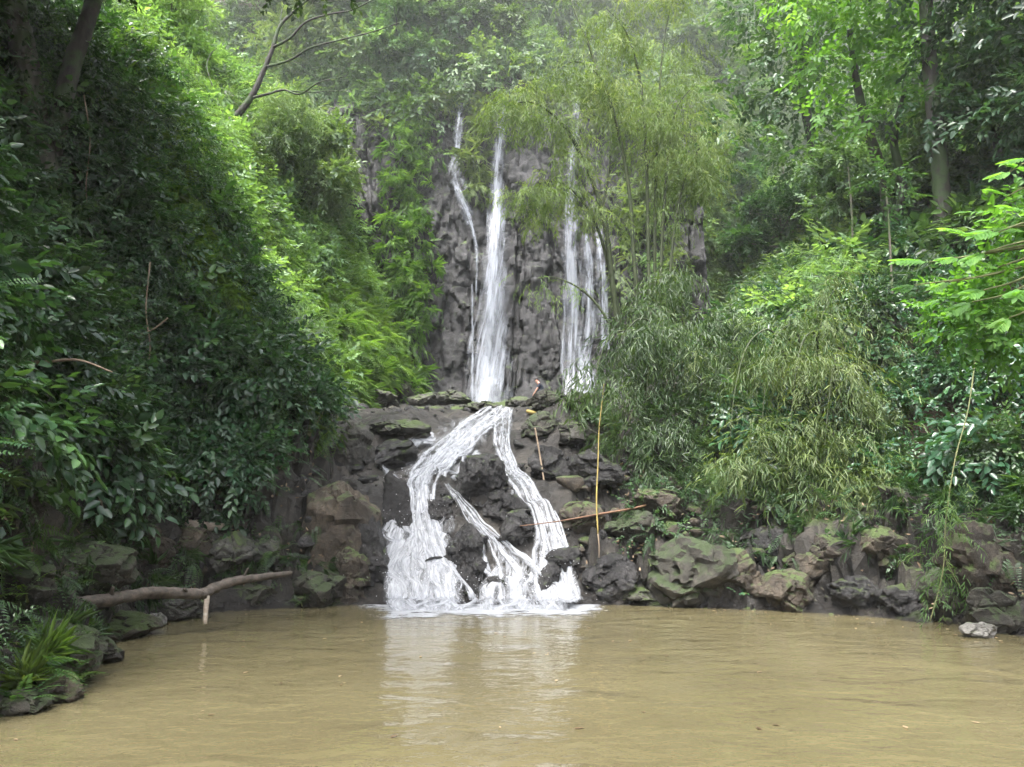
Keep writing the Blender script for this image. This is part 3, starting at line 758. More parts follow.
ROCKS = [  # px, py of the base centre, pixel width, pixel height, depth/width, material, label
    (42, 668, 105, 54, 1.0, 'mossy', 'broad weed grown boulder at the pool edge nearest the viewer on the log bank'),
    (10, 716, 56, 28, 1.0, 'mossy', 'low mossy rock at the pool edge in front of the weed grown boulder'),
    (36, 704, 84, 34, 1.0, 'brown', 'low earthy rock at the pool edge just behind the low mossy rock'),
    (78, 668, 60, 34, 1.0, 'mossy', 'mossy rock with its foot in the water beside the weed grown boulder'),
    (118, 640, 80, 28, .9, 'brown', 'brown rock at the waterline under the thick end of the driftwood log'),
    (176, 622, 60, 30, .8, 'grey', 'low grey rock at the waterline beneath the middle of the driftwood log'),
    (150, 628, 30, 16, .8, 'pale', 'small pale stone at the waterline between two rocks under the log'),
    (250, 606, 56, 26, .8, 'mossy', 'mossy rock at the waterline just beside the prop branch of the log'),
    (222, 578, 62, 52, .9, 'grey', 'rounded grey boulder in the bank right above the driftwood log'),
    (262, 572, 34, 40, .8, 'grey', 'squarish grey rock wedged between the rounded boulder and the brown outcrop'),
    (186, 560, 44, 40, .8, 'brown', 'brown rock in the soil bank beside the rounded grey boulder'),
    (140, 572, 56, 52, .8, 'brown', 'tall earthy rock face in the bank above the log'),
    (82, 590, 76, 56, .8, 'mossy', 'dark mossy rock face in the shade above the thick end of the log'),
    (20, 600, 64, 44, .8, 'mossy', 'shaded mossy rock at the foot of the bank with a fern'),
    (310, 606, 72, 46, .9, 'mossy', 'mossy boulder at the waterline at the thin end of the log'),
    (345, 604, 50, 60, .8, 'brown', 'brown rock standing in the water next to the cascade'),
    (335, 572, 84, 130, .7, 'ochre', 'tall brown outcrop of bare rock between the log and the cascade'),
    (372, 590, 36, 90, .8, 'wet', 'dark wet rock wall hugging the cascade on the log side'),
    (352, 470, 46, 56, .8, 'grey', 'grey rock with a pale wet face on top of the brown outcrop'),
    (395, 535, 34, 80, .8, 'wet', 'black wet rock behind the foot of the widest cascade stream'),
    (479, 503, 44, 66, 1.0, 'wet', 'dark rock parting the streams near the top of the cascade'),
    (502, 524, 58, 40, .9, 'wet', 'dark broken rock in the middle of the cascade'),
    (438, 530, 26, 34, .8, 'wet', 'dark pointed rock beside the knee of the widest stream'),
    (466, 588, 52, 78, .8, 'wet', 'large black rock between the wide stream and the slanting stream'),
    (518, 548, 46, 40, .9, 'wet', 'dark rounded rock between the slanting stream and the narrow stream'),
    (496, 492, 30, 34, .9, 'wet', 'dark slab above the rounded rock in the cascade'),
    (494, 596, 30, 24, .8, 'wet', 'low wet rock in the foam at the foot of the cascade'),
    (548, 598, 32, 36, .8, 'wet', 'wet rock veiled by water at the foot of the narrow stream'),
    (378, 410, 40, 24, 1.0, 'grey', 'smooth grey rock on the ledge below the moss covered pair'),
    (393, 400, 44, 34, 1.0, 'mossy', 'moss capped boulder on the ledge in front of the lime slope'),
    (416, 399, 28, 28, 1.0, 'mossy', 'dark boulder beside the moss capped boulder on the ledge'),
    (424, 407, 34, 18, 1.0, 'grey', 'flat grey rock at the foot of the dark ledge boulder'),
    (452, 406, 40, 16, 1.0, 'grey', 'long flat rock on the ledge under the main fall'),
    (488, 413, 40, 14, 1.0, 'grey', 'low flat rock right in front of the plunge of the main fall'),
    (518, 409, 34, 14, 1.0, 'grey', 'low rock between the main fall plunge and the crouching person'),
    (404, 440, 66, 26, 1.0, 'grey', 'layered grey slab stepping down from the ledge to the cascade'),
    (396, 470, 60, 34, .9, 'wet', 'dark wet slab below the layered grey slab'),
    (566, 386, 42, 38, 1.0, 'brown', 'big brown overhanging boulder beside the crouching person'),
    (547, 394, 14, 10, 1.0, 'pale', 'small pale block tucked under the big brown boulder'),
    (546, 410, 40, 22, 1.0, 'mossy', 'mossy block below the crouching person'),
    (582, 412, 40, 26, 1.0, 'mossy', 'mossy block directly below the big brown boulder'),
    (540, 440, 44, 32, .9, 'mossy', 'greenish rock beside the lip of the cascade'),
    (576, 446, 46, 34, .9, 'grey', 'grey rock under the dangling vine above the narrow stream'),
    (548, 482, 46, 40, .9, 'wet', 'dark wet rock beside the upper run of the narrow stream'),
    (596, 486, 50, 38, .9, 'wet', 'dark rock behind the yellow hanging stalk'),
    (585, 540, 54, 42, .9, 'brown', 'dark wet rock beneath the orange stick'),
    (566, 580, 40, 40, .8, 'wet', 'wet rock at the edge of the narrow stream near the pool'),
    (612, 598, 56, 46, .9, 'wet', 'blackish rock at the waterline under the yellow hanging stalk'),
    (640, 604, 40, 18, .9, 'grey', 'low pale grey stone at the waterline beside the blackish rock'),
    (640, 545, 60, 40, .9, 'mossy', 'grey rock just below the end of the orange stick'),
    (700, 604, 108, 82, .9, 'mossy', 'largest grey green boulder on the bamboo side waterline'),
    (745, 600, 50, 50, .8, 'brown', 'dark rock behind a leafy seedling next to the largest boulder'),
    (660, 520, 60, 36, .9, 'brown', 'brown rock in the slope above the largest boulder'),
    (715, 520, 70, 30, .9, 'mossy', 'flat grey slab under the olive bamboo clump'),
    (796, 610, 66, 40, .9, 'brown', 'low dark rock at the waterline past the leafy seedling'),
    (826, 575, 70, 46, .9, 'brown', 'jutting brown rock under the olive bamboo overhang'),
    (858, 612, 50, 36, .9, 'wet', 'dark stone at the waterline before the hanging shoot'),
    (884, 570, 60, 44, .9, 'brown', 'reddish brown rock among litter near the hanging shoot'),
    (905, 618, 50, 34, .9, 'wet', 'dark stone at the waterline under the hanging shoot'),
    (985, 640, 34, 16, .9, 'pale', 'small light grey stone in the water near the mossy end of the bank'),
    (1000, 600, 84, 96, .9, 'brown', 'tall dark brown rock at the frame end of the bamboo bank'),
    (1006, 634, 70, 50, .9, 'mossy', 'mossy rock at the waterline below the tall dark brown rock'),
    (950, 612, 60, 50, .9, 'mossy', 'moss patched rock between the hanging shoot and the tall brown rock'),
    (770, 560, 56, 40, .9, 'wet', 'shadowed rock in the hollow beneath the olive bamboo'),
]
for i, (px, py, w, h, dw, mt, lab) in enumerate(ROCKS):
    p = hit(px, py - 2)
    s = p[1] / F * 1.03
    W, H = w * s / 2, h * s / 2
    boulder('boulder', (p[0], p[1] + W * dw * .45, p[2] + H * .62), (W * 1.06, W * dw, H * 1.06), mt, lab, 100 + i)

# ------------------------------------------------------------------ waterfalls
def ground_path(pix, n):
    """Pixel track -> points on the rock -> smoothed (x, y) track with widths in metres."""
    pts = []
    for px, py, w in pix:
        p = hit(px, py, 12.0); pts.append((p[0], p[1], w * p[1] / F))
    return smooth_path(pts, n)

def stream(name, pix, mat, parent, n=70, m=16, lift=.07, wob=.1, seed=0, cover=1.0, strands=0):
    T0 = ground_path(pix, n); V_, Q_, FL, CO = [], [], [], []
    parts_ = [(0, 1, 0, 1.0, lift, cover, m)] + [(*sorted((rng.uniform(-.25, .75), rng.uniform(.35, 1.3))), rng.uniform(-.42, .42), rng.uniform(.1, .3), lift + rng.uniform(.004, .035), 1.05, 8) for _ in range(strands)]
    for j_, (ta, tb_, c0, wf, lf_, cv_, m_) in enumerate(parts_):
        ta, tb_ = max(0, ta), min(1, tb_)
        if tb_ - ta < .15: continue
        k0, k1 = int(ta * (n - 1)), int(tb_ * (n - 1)) + 1
        T = T0[k0:k1].copy(); nn = len(T)
        if j_:
            off = c0 + .16 * fbm(np.stack([np.linspace(ta, tb_, nn) * 7, np.full(nn, seed * 3.1 + j_), np.zeros(nn)], 1), 2, 8)
            T[:, 0] += off * T[:, 2]; T[:, 2] *= wf * (.6 + .5 * np.sin(np.linspace(.25, np.pi - .25, nn)))
        v, fl, co = sheet(T, nn, m_, lf_, wob, seed + 13 * j_, cv_, pix[-1][1] > 600 and k1 >= n)
        ii = np.arange(nn * m_).reshape(nn, m_) + sum(len(a) for a in V_)
        V_.append(v); FL.append(fl); CO.append(co); Q_.append(np.stack([ii[:-1, :-1], ii[:-1, 1:], ii[1:, 1:], ii[1:, :-1]], -1).reshape(-1, 4))
    return mesh_obj(name, np.concatenate(V_), np.concatenate(Q_), mat, parent, smooth=True, attrs={'flow': np.concatenate(FL), 'cover': np.concatenate(CO)})

def sheet(T, n, m, lift, wob, seed, cover, to_pool):
    tn = np.gradient(T[:, :2], axis=0); tn /= np.linalg.norm(tn, axis=1)[:, None] + 1e-9
    v = []; fl = []; co = []; run = 0
    prev = None
    for i in range(n):
        x, y, w = T[i]; sx, sy = 1.0, -.15          # across the view of the fall, nearly along x
        w *= 1 + wob * vnoise(np.array([[i * .21, seed, 0]]), seed)[0]
        row = []
        for k in range(m):
            u = (k / (m - 1) - .5)
            X, Y = x + u * w * sx, y + u * w * sy
            row.append((X, Y))
        row = np.array(row)
        Z = hgt(row[:, 0], row[:, 1])
        Zs = np.maximum(Z, np.convolve(np.pad(Z, 2, mode='edge'), np.ones(5) / 5, 'valid'))
        fade = np.clip((n - 1 - i) / 9, 0, 1) if to_pool else 1
        Z = np.maximum(.5 * Z + .5 * Zs, 0.0) + .008 + lift * fade + .05 * fade * (1 - (2 * np.linspace(-.5, .5, m)) ** 2)
        pts = np.stack([row[:, 0], row[:, 1] - lift, Z], 1)
        if prev is not None: run += float(np.linalg.norm(pts[m // 2] - prev))
        prev = pts[m // 2]
        for k in range(m):
            u = k / (m - 1)
            v.append(pts[k]); fl.append((u * w + seed * 7.1, run, seed)); co.append(cover * (1 - abs(2 * u - 1) ** 1.7 * .9) - .02)
    v = np.array(v)
    # water does not turn sharp corners: relax the sheet a little along the flow
    G = v.reshape(n, m, 3)
    for _ in range(2):
        G[1:-1] = .25 * G[:-2] + .5 * G[1:-1] + .25 * G[2:]
    v = G.reshape(-1, 3); v[:, 2] = np.maximum(v[:, 2], hgt(v[:, 0], v[:, 1]) + .015)
    en = np.minimum(np.arange(n), np.arange(n)[::-1]) / 4.0
    co = np.array(co) - .5 * np.repeat(np.clip(1 - en, 0, 1), m) * (cover > 1.05)
    return v, np.array(fl), co

WHITE = fall_mat('white_water', .20, 16, 3.4, .42, dist=.7)
THREAD = fall_mat('thin_white_water', .15, 16, 3.4, .42, dist=.7)
lower = empty('waterfall', hit(480, 600), 'broad white cascade tumbling over dark rocks into the pool', 'waterfall')
def under(parent, o):
    o.parent = parent; o.matrix_parent_inverse = Matrix.Translation(-Vector(parent.location)); return o
MAIN = [(498, 412, 40), (485, 424, 46), (462, 442, 42), (440, 462, 40), (421, 482, 38), (419, 503, 38), (421, 530, 48), (424, 555, 60), (428, 580, 72), (431, 602, 82), (431, 608, 84), (431, 611, 80)]
RIGHT = [(505, 413, 26), (503, 432, 20), (502, 450, 20), (509, 474, 24), (526, 494, 28), (540, 512, 28), (549, 540, 30), (552, 568, 40), (555, 600, 42), (556, 607, 36), (556, 610, 34)]
MID = [(446, 492, 8), (454, 503, 13), (468, 520, 18), (482, 540, 26), (499, 558, 36), (518, 580, 66), (524, 601, 92), (524, 608, 92), (524, 611, 88)]
SMALL = [(381, 458, 6), (384, 470, 9), (391, 482, 12), (404, 490, 18), (417, 502, 22)]
for j, (tr, mt, lf, cv, ns) in enumerate([(MAIN, WHITE, .06, .78, 24), (RIGHT, WHITE, .06, .78, 14), (MID, WHITE, .06, .78, 12), (SMALL, WHITE, .05, .86, 5),
    ([(426, 520, 84), (429, 560, 98), (432, 602, 96), (432, 610, 92)], THREAD, .06, .74, 9), ([(478, 425, 70), (450, 452, 72), (416, 480, 66)], THREAD, .05, .72, 8), ([(545, 560, 52), (550, 585, 54), (551, 603, 54), (551, 610, 50)], THREAD, .06, .76, 6),
    ([(470, 440, 7), (463, 462, 6), (452, 484, 8)], THREAD, .05, 1.0, 1), ([(512, 498, 6), (508, 520, 7), (514, 545, 10)], THREAD, .05, .95, 1), ([(500, 575, 14), (488, 592, 20), (486, 604, 24), (486, 610, 22)], THREAD, .05, .95, 2)]):
    under(lower, stream('stream', tr, mt, None, lift=lf, seed=j + 1, cover=cv, strands=ns))
# spray thrown up where the streams land
def droplets(n, centres, name, parent):
    vs, fs = [], []
    base = np.array([(1, 0, 0), (-1, 0, 0), (0, 1, 0), (0, -1, 0), (0, 0, 1), (0, 0, -1)], float)
    oct_ = [(0, 2, 4), (2, 1, 4), (1, 3, 4), (3, 0, 4), (2, 0, 5), (1, 2, 5), (3, 1, 5), (0, 3, 5)]
    for i in range(n):
        c, s = centres[i % len(centres)]
        p = np.array(c) + rng.normal(0, 1, 3) * np.array(s); p[2] = abs(p[2]) if p[2] < 0 else p[2]
        r = rng.uniform(.0025, .009)
        fs += [tuple(i * 6 + k for k in t) for t in oct_]; vs.append(p + base * r * rng.uniform(.7, 1.5, 3))
    m = flat_mat('spray_white', (.72, .74, .76), .3) if 'spray_white' not in bpy.data.materials else bpy.data.materials['spray_white']
    return under(parent, mesh_obj(name, np.concatenate(vs), fs, m, smooth=True))
g1, g2 = hit(430, 596, 12), hit(520, 596, 12)
sp1 = droplets(900, [(g1 + V(0, -.1, .25), (.55, .15, .25)), (g2 + V(0, -.1, .2), (.6, .15, .2)), (hit(420, 545) + V(0, -.1, .15), (.4, .1, .4)), (hit(550, 570) + V(0, -.1, .15), (.22, .1, .35)), (hit(415, 484) + V(0, -.1, .1), (.3, .15, .12))], 'spray', lower)
sp1['kind'] = 'stuff'
# foam skirt on the pool
fx, fy = np.meshgrid(np.linspace(-3.0, 2.2, 90), np.linspace(12.6, 15.2, 48))
dd = np.abs(fy - 14.5) / 1.35 + np.maximum(0, np.abs(fx + .45) - 1.5) / .5
fz = .012 + .035 * np.clip(fbm(np.stack([fx.ravel() * 4, fy.ravel() * 6, fx.ravel() * 0], 1), 3, 5), 0, 1) * np.clip(1.3 - dd.ravel(), 0, 1)
fi = np.arange(fx.size).reshape(fx.shape)
fo = mesh_obj('foam', np.stack([fx.ravel(), fy.ravel(), fz], 1), np.stack([fi[:-1, :-1], fi[:-1, 1:], fi[1:, 1:], fi[1:, :-1]], -1).reshape(-1, 4), fall_mat('foam', .62, 3.2, 8, .14), smooth=True,
              attrs={'flow': np.stack([fx.ravel(), fy.ravel(), fz * 0], 1), 'cover': np.clip(1.0 - .62 * dd.ravel() + .55 * fbm(np.stack([fx.ravel() * 2.2, fy.ravel() * 2.6, fx.ravel() * 0], 1), 3, 15), -.5, 1.05)})
under(lower, fo)

VEIL = fall_mat('falling_veil', .06, 6.5, .4, .62, (.44, .47, .54), .5)
THIN = fall_mat('thin_falling_thread', .0, 8, .7, .55, (.44, .47, .54), .6)
def upper_fall(label, tracks, name='waterfall'):
    first = tracks[0][0]
    p0 = at(first[-1][0], first[-1][1], 31)
    root = empty(name, p0, label, 'waterfall')
    for j, (pix, mt, off, cv) in enumerate(tracks):
        n, m = 60, 15
        pts = []
        for px, py, w in pix:
            Yd = 31.4
            for _ in range(4):
                q = at(px, py, Yd); Yd = float(cliff_at(np.array([q[0]]), np.array([q[2]]))[0]) - off
            q = at(px, py, Yd); pts.append((q[0], q[2], w * Yd / F, Yd))
        T = smooth_path(pts, n)
        T[:, 3] = np.minimum.accumulate(T[:, 3] + 0) if cv > .9 else T[:, 3]
        v, fl, co = [], [], []
        for i in range(n):
            x, z, w, yd = T[i]
            for k in range(m):
                u = k / (m - 1)
                xx = x + (u - .5) * w
                v.append((xx, yd - .12 * (1 - (2 * u - 1) ** 2), z)); fl.append((u * w + 3.3 * j, z, j))
                co.append(cv * (1 - .8 * abs(2 * u - 1) ** 1.6) + .22 * vnoise(np.array([[i * .45, k * .6, j]]), 5)[0] + .12 * vnoise(np.array([[i * .12, k * .25, j + 9]]), 6)[0])
        ii = np.arange(n * m).reshape(n, m)
        under(root, mesh_obj('veil', np.array(v), np.stack([ii[:-1, :-1], ii[:-1, 1:], ii[1:, 1:], ii[1:, :-1]], -1).reshape(-1, 4), mt, smooth=True, attrs={'flow': np.array(fl), 'cover': np.array(co)}))
    return root
upper_fall('main upper waterfall, a tall widening white veil down the middle of the cliff', [
    ([(502, 104, 12), (500, 128, 14), (498, 165, 18), (496, 200, 22), (496, 250, 28), (494, 300, 38), (490, 340, 50), (487, 404, 66)], VEIL, .25, 1.0),
    ([(497, 190, 12), (496, 250, 16), (493, 310, 22), (490, 360, 30), (488, 404, 40)], VEIL, .45, .98),
    ([(472, 285, 4), (473, 330, 5), (472, 404, 6)], THIN, .2, 1.0)])
upper_fall('thinnest upper waterfall trickling over the bare cliff edge beside the sunken slope', [
    ([(461, 104, 8), (459, 125, 12), (457, 152, 12)], THIN, .2, 1.02),
    ([(457, 152, 14), (456, 175, 26), (462, 200, 22), (470, 225, 12)], THIN, .12, .9),
    ([(455, 190, 6), (468, 215, 7), (475, 240, 6), (477, 262, 5), (476, 300, 4)], THIN, .15, .95)])
upper_fall('upper waterfall partly hidden by the arching bamboo', [
    ([(576, 104, 9), (575, 128, 12), (572, 165, 12), (570, 200, 14), (571, 230, 20), (572, 262, 24), (573, 300, 28), (574, 368, 36), (574, 396, 40)], VEIL, .25, .96),
    ([(586, 234, 10), (589, 280, 18), (588, 330, 22), (586, 368, 26), (586, 394, 28)], THIN, .2, 1.0)])
upper_fall('faint upper waterfall behind the thick bamboo stems', [
    ([(598, 226, 12), (601, 262, 14), (603, 300, 16), (604, 350, 20)], THIN, .25, 1.0)])

# ------------------------------------------------------------------ driftwood, sticks, vines
log = empty('driftwood_log', hit(180, 600), 'weathered grey brown driftwood log with a forked end lying along the waterline', 'log')
yL = 11.9
L0 = smooth_path([at(52, 603, 9.7), at(100, 601, 10.2), at(150, 593, 10.8), at(195, 594, 11.3), at(206, 593, 11.4)], 40)
L1 = smooth_path([at(202, 595, 11.35), at(215, 588, 11.6), at(235, 581, 11.9), at(262, 577, 12.3), at(291, 573, 12.8)], 30)
under(log, Tubes().add(L0, [.05, .08, .075, .075, .065], 14, .34).add(smooth_path([L0[12], L0[12] + V(.02, -.05, .09), L0[12] + V(.05, -.08, .16)], 6), [.04, .03, .018], 7, .3).add(smooth_path([L0[27], L0[27] + V(.01, -.08, .06), L0[27] + V(.0, -.13, .08)], 6), [.035, .028, .02], 7, .3).build('trunk', WOOD_LOG))
under(log, Tubes().add(L1, [.075, .075, .065, .055, .035], 12, .34).add(smooth_path([L1[17], L1[17] + V(.03, -.02, .1), L1[17] + V(.07, -.03, .17)], 6), [.028, .02, .01], 7, .3).build('branch', WOOD_LOG))
under(log, Tubes().add(smooth_path([at(207, 596, 11.4), at(206, 608, 11.35), at(205, 624, 11.3)], 14), [.045, .035, .03], 9, .2).build('prop_branch', WOOD_PALE))
sl = hit(205, 529)
o = Tubes().add(smooth_path([at(186, 522, sl[1] - .25), at(196, 525, sl[1] - .25), at(210, 527, sl[1] - .2), at(224, 526, sl[1] - .2)], 18), [.05, .09, .085, .05], 10, .3).build('driftwood_piece', WOOD_PALE)
tag(o, 'short bleached piece of driftwood lodged in the dark hollow above the log', 'driftwood')
st = empty('hanging_stalk', at(597, 440, 15.4), 'bright yellow dead bamboo stalk hanging straight down in front of the rocks', 'bamboo stalk')
under(st, Tubes().add(smooth_path([at(604, 384, 16.3), at(602, 402, 16.1), at(599, 430, 15.8), at(598, 462, 15.4), at(596.5, 500, 15.0), at(598, 534, 14.7)], 50), [.005, .007, .01, .015, .014], 8, .05, nodes=9).build('stalk', CULM_YEL))
under(st, Tubes().add(smooth_path([at(598, 534, 14.7), at(599, 545, 14.65), at(599, 558, 14.6)], 10), [.018, .01, .005], 6, .1).build('dry_tip', VINE))
q = hit(600, 515)
o = Tubes().add(smooth_path([at(520, 526, q[1] - .75), at(560, 521, q[1] - .7), at(600, 514, q[1] - .7), at(635, 508, q[1] - .5), at(660, 501, q[1] - .2)], 40), [.008, .012, .02, .022, .016], 8, .08).build('fallen_stick', STICK_ORANGE)
tag(o, 'orange brown stick lying across the rocks behind the yellow stalk', 'stick')
q = hit(540, 470)
o = Tubes().add(smooth_path([at(535, 428, q[1] - .4), at(539, 450, q[1] - .5), at(543, 475, q[1] - .7), at(547, 500, q[1] - .9), at(549, 516, q[1] - 1.0)], 40), [.018, .02, .018, .014], 6, .15).build('dangling_vine', VINE)
tag(o, 'dry vine dangling over the rocks beside the narrow stream', 'vine')
for lab, pts, r_ in [('reddish bare twig sticking out of the middle of the log bank foliage', [(128, 338), (150, 331), (168, 318)], .02),
                     ('long grey dead branch sagging across the log bank foliage at the frame edge', [(0, 358), (40, 362), (78, 360), (112, 372)], .022),
                     ('thin dry liana hanging down the dark middle of the log bank', [(150, 262), (146, 310), (150, 350), (143, 392)], .014),
                     ('pale root hanging over the bare soil under the bright shrub', [(85, 470), (96, 488), (104, 512)], .035),
                     ('thin liana hanging from the leaning trunk', [(84, 95), (90, 140), (86, 190), (92, 232)], .012)]:
    yy = min(hit(a, b, 5)[1] for a, b in pts) - .85
    o = Tubes().add(smooth_path([at(a, b, yy) for a, b in pts], 24), [r_, r_ * .8, r_ * .5], 6, .25).build('twig' if 'liana' not in lab else 'liana', VINE)
    tag(o, lab, 'twig' if 'liana' not in lab else 'liana')
q = hit(531, 413)
o = Tubes().add(smooth_path([at(527, 411, q[1] - .3), at(531, 412.5, q[1] - .35), at(536, 413.5, q[1] - .35)], 8), [.05, .06, .045], 8, .05).build('bamboo_stub', CULM_YEL)
tag(o, 'short yellow bamboo stub lying on the rock above the cascade lip', 'bamboo stub')

# ------------------------------------------------------------------ trees
def wiggle(p0, p1, n=14, amp=.06):
    t = np.linspace(0, 1, n)[:, None]; p0, p1 = np.asarray(p0, float), np.asarray(p1, float)
    L = np.linalg.norm(p1 - p0)
    w = np.stack([fbm(np.stack([t[:, 0] * 2.2 + rng.random() * 50, t[:, 0] * 0, t[:, 0] * 0 + k], 1), 2, 3) for k in range(3)], 1)
    return p0 + (p1 - p0) * t + w * amp * L * np.sin(np.pi * t) ** .7

def make_tree(name, label, cat, H, spread, mat, kind, bark, tr=.16, n_limb=9, per=75, sc=1.0, tint=.5, squash=.6, droop=.35, first=.42, group=None, lumpr=.9, loc=(0, 0, 0), lean=(0, 0)):
    root = empty(name, loc, label, cat, group)
    tb = Tubes(); fo = Foliage()
    top = V(lean[0] * H, lean[1] * H, H * .8)
    tk = wiggle((0, 0, -.4), top, 20, .05); tb.add(tk, [tr * 1.35, tr, tr * .8, tr * .45, tr * .2], 9, .1)
    for k in range(n_limb):
        t = first + (1 - first) * (k + .3) / n_limb
        b = tk[min(19, int(t * 19))]
        a = k * 2.4 + rng.uniform(-.5, .5); ln = spread * rng.uniform(.55, 1.05) * (1.15 - .55 * abs(t - .6))
        e = b + V(math.cos(a) * ln, math.sin(a) * ln, ln * rng.uniform(.12, .6))
        lp = wiggle(b, e, 10, .09); tb.add(lp, [tr * .42, tr * .25, tr * .1], 6, .1)
        for j in range(3):
            c = lp[[5, 7, 9][j]] + rng.normal(0, .28 * lumpr, 3)
            fo.lump(kind, c, lumpr * rng.uniform(.55, 1.1), int(per * rng.uniform(.6, 1.3)), squash, sc, droop, np.clip(tint + rng.normal(0, .17), .05, .95), .17, shell=.35)
    fo.lump(kind, top + V(0, 0, .2), lumpr, per, squash, sc, droop, tint, .18, shell=.35)
    tb.build('trunk', bark, root); fo.build('crown', mat, root)
    return root

FAR_PROTO = {
    'feathery': make_tree('forest_tree', 'x', 'tree', 8, 2.9, LEAF['pale'], 'fine', BARK_GREY, .13, 9, 80, 1.9, .5, .55, .45, lumpr=1.15),
    'round': make_tree('forest_tree', 'x', 'tree', 7.5, 2.7, LEAF['grey'], 'far', BARK_DARK, .15, 10, 55, 1.25, .45, .75, .3, lumpr=1.2),
    'drooping': make_tree('forest_tree', 'x', 'tree', 8, 2.6, LEAF['pale'], 'lance', BARK_GREY, .12, 10, 70, 1.7, .4, 1.0, 1.1, lumpr=1.1),
    'green': make_tree('forest_tree', 'x', 'tree', 7, 2.6, LEAF['mid'], 'far', BARK_GREY, .14, 9, 55, 1.15, .5, .7, .35, lumpr=1.1),
    'layered': make_tree('forest_tree', 'x', 'tree', 7.5, 3.1, LEAF['grey'], 'fern', BARK_DARK, .13, 9, 45, 1.9, .6, .35, .35, lumpr=1.1),
}
used = set()
LOOK = {'feathery': 'pale feathery tree', 'round': 'rounded hazy green tree', 'drooping': 'drooping pale leaved tree', 'green': 'fresh green leafy tree', 'layered': 'tree with flat layered foliage'}
FAR = [  # kind, px, py of the foot, height in m, place words
    ('drooping', 285, 225, 5, 'in the hollow past the ridge, below the bare branches'),
    ('feathery', 170, 60, 3.5, 'behind the dark leaning trunk on the ridge top'),
    ('green', 225, 70, 4, 'beyond the foot of the bare branching tree'),
    ('feathery', 318, 120, 6, 'behind the crossing twigs of the bare tree'),
    ('round', 350, 70, 8, 'beyond the twig tips of the bare tree'),
    ('drooping', 300, 40, 7, 'at the skyline behind the bare tree fork'),
    ('grey_round', 400, 130, 6, 'standing over the bleached dead stump'),
    ('layered', 385, 60, 8, 'high between the bare tree and the thinnest fall'),
    ('round', 430, 90, 5.5, 'at the brink beside the thinnest fall'),
    ('layered', 448, 40, 8, 'straight above the thinnest fall'),
    ('green', 485, 75, 5, 'at the brink between the thinnest and main falls'),
    ('round', 505, 30, 8, 'straight above the main fall'),
    ('feathery', 548, 60, 6, 'at the brink above the bamboo hidden fall'),
    ('layered', 580, 20, 8, 'high behind the tips of the arching bamboo'),
    ('drooping', 625, 60, 7, 'behind the upright bamboo stems'),
    ('feathery', 655, 20, 8, 'high above the upright bamboo stems'),
    ('green', 700, 90, 6, 'below the bare white stem'),
    ('drooping', 720, 30, 8, 'directly behind the bare white stem'),
    ('feathery', 770, 140, 6, 'under the end of the bare white stem'),
    ('green', 790, 40, 8, 'uphill of the paired dark trunks'),
    ('drooping', 690, 190, 5.5, 'between the bamboo stems and the first dark trunk'),
    ('green', 740, 220, 5, 'downhill of the first dark trunk'),
    ('drooping', 318, 250, 4.0, 'on the sunken slope above the lime moss'),
    ('feathery', 345, 220, 5.5, 'midway up the sunken slope beside the cliff'),
    ('round', 300, 240, 5, 'pressed against the lit ridge on the sunken slope'),
    ('feathery', 900, 60, 8, 'uphill behind the thick dark trunk'),
    ('feathery', 742, 300, 6.5, 'on the crest right behind the yellowish bamboo mound'),
    ('green', 785, 290, 5.5, 'between the yellowish bamboo mound and the first dark trunk'),
    ('round', 862, 262, 4, 'among the saplings before the paired dark trunks'),
    ('green', 930, 250, 4, 'wrapped round the foot of the thick dark trunk'),
    ('green', 715, 250, 5, 'on the steep wall just past the tall bamboo stems'),
    ('feathery', 745, 170, 6, 'on the steep wall between the bamboo and the first dark trunk'),
    ('round', 700, 130, 7, 'behind the outer culms of the tall bamboo'),
    ('drooping', 835, 170, 6, 'between the first dark trunk and the paired trunks'),
    ('round', 850, 110, 7, 'uphill behind the paired dark trunks'),
    ('green', 915, 170, 5, 'between the paired trunks and the thick dark trunk'),
    ('round', 965, 150, 6, 'in the shade behind the thick dark trunk'),
    ('feathery', 800, 90, 8, 'high behind the crown of the first dark trunk'),
    ('round', 1000, 190, 5, 'at the frame edge behind the big lobed leaves'),
    ('green', 980, 40, 8, 'at the top corner beyond the thin pale trunk'),
]
for kind, px, py, H, place in FAR:
    k = {'grey_round': 'round'}.get(kind, kind)
    pr = FAR_PROTO[k]
    t = pr if k not in used else copy_tree(pr)
    used.add(k)
    p = hit(px, py, 17.0)
    s = H / 8.0
    t.location = p; t.rotation_euler = (0, 0, rng.uniform(0, 6.28)); t.scale = (s * 1.1, s * 1.1, s)
    t['label'] = LOOK[k] + ' ' + place; t['group'] = 'forest trees on the slopes round the falls'

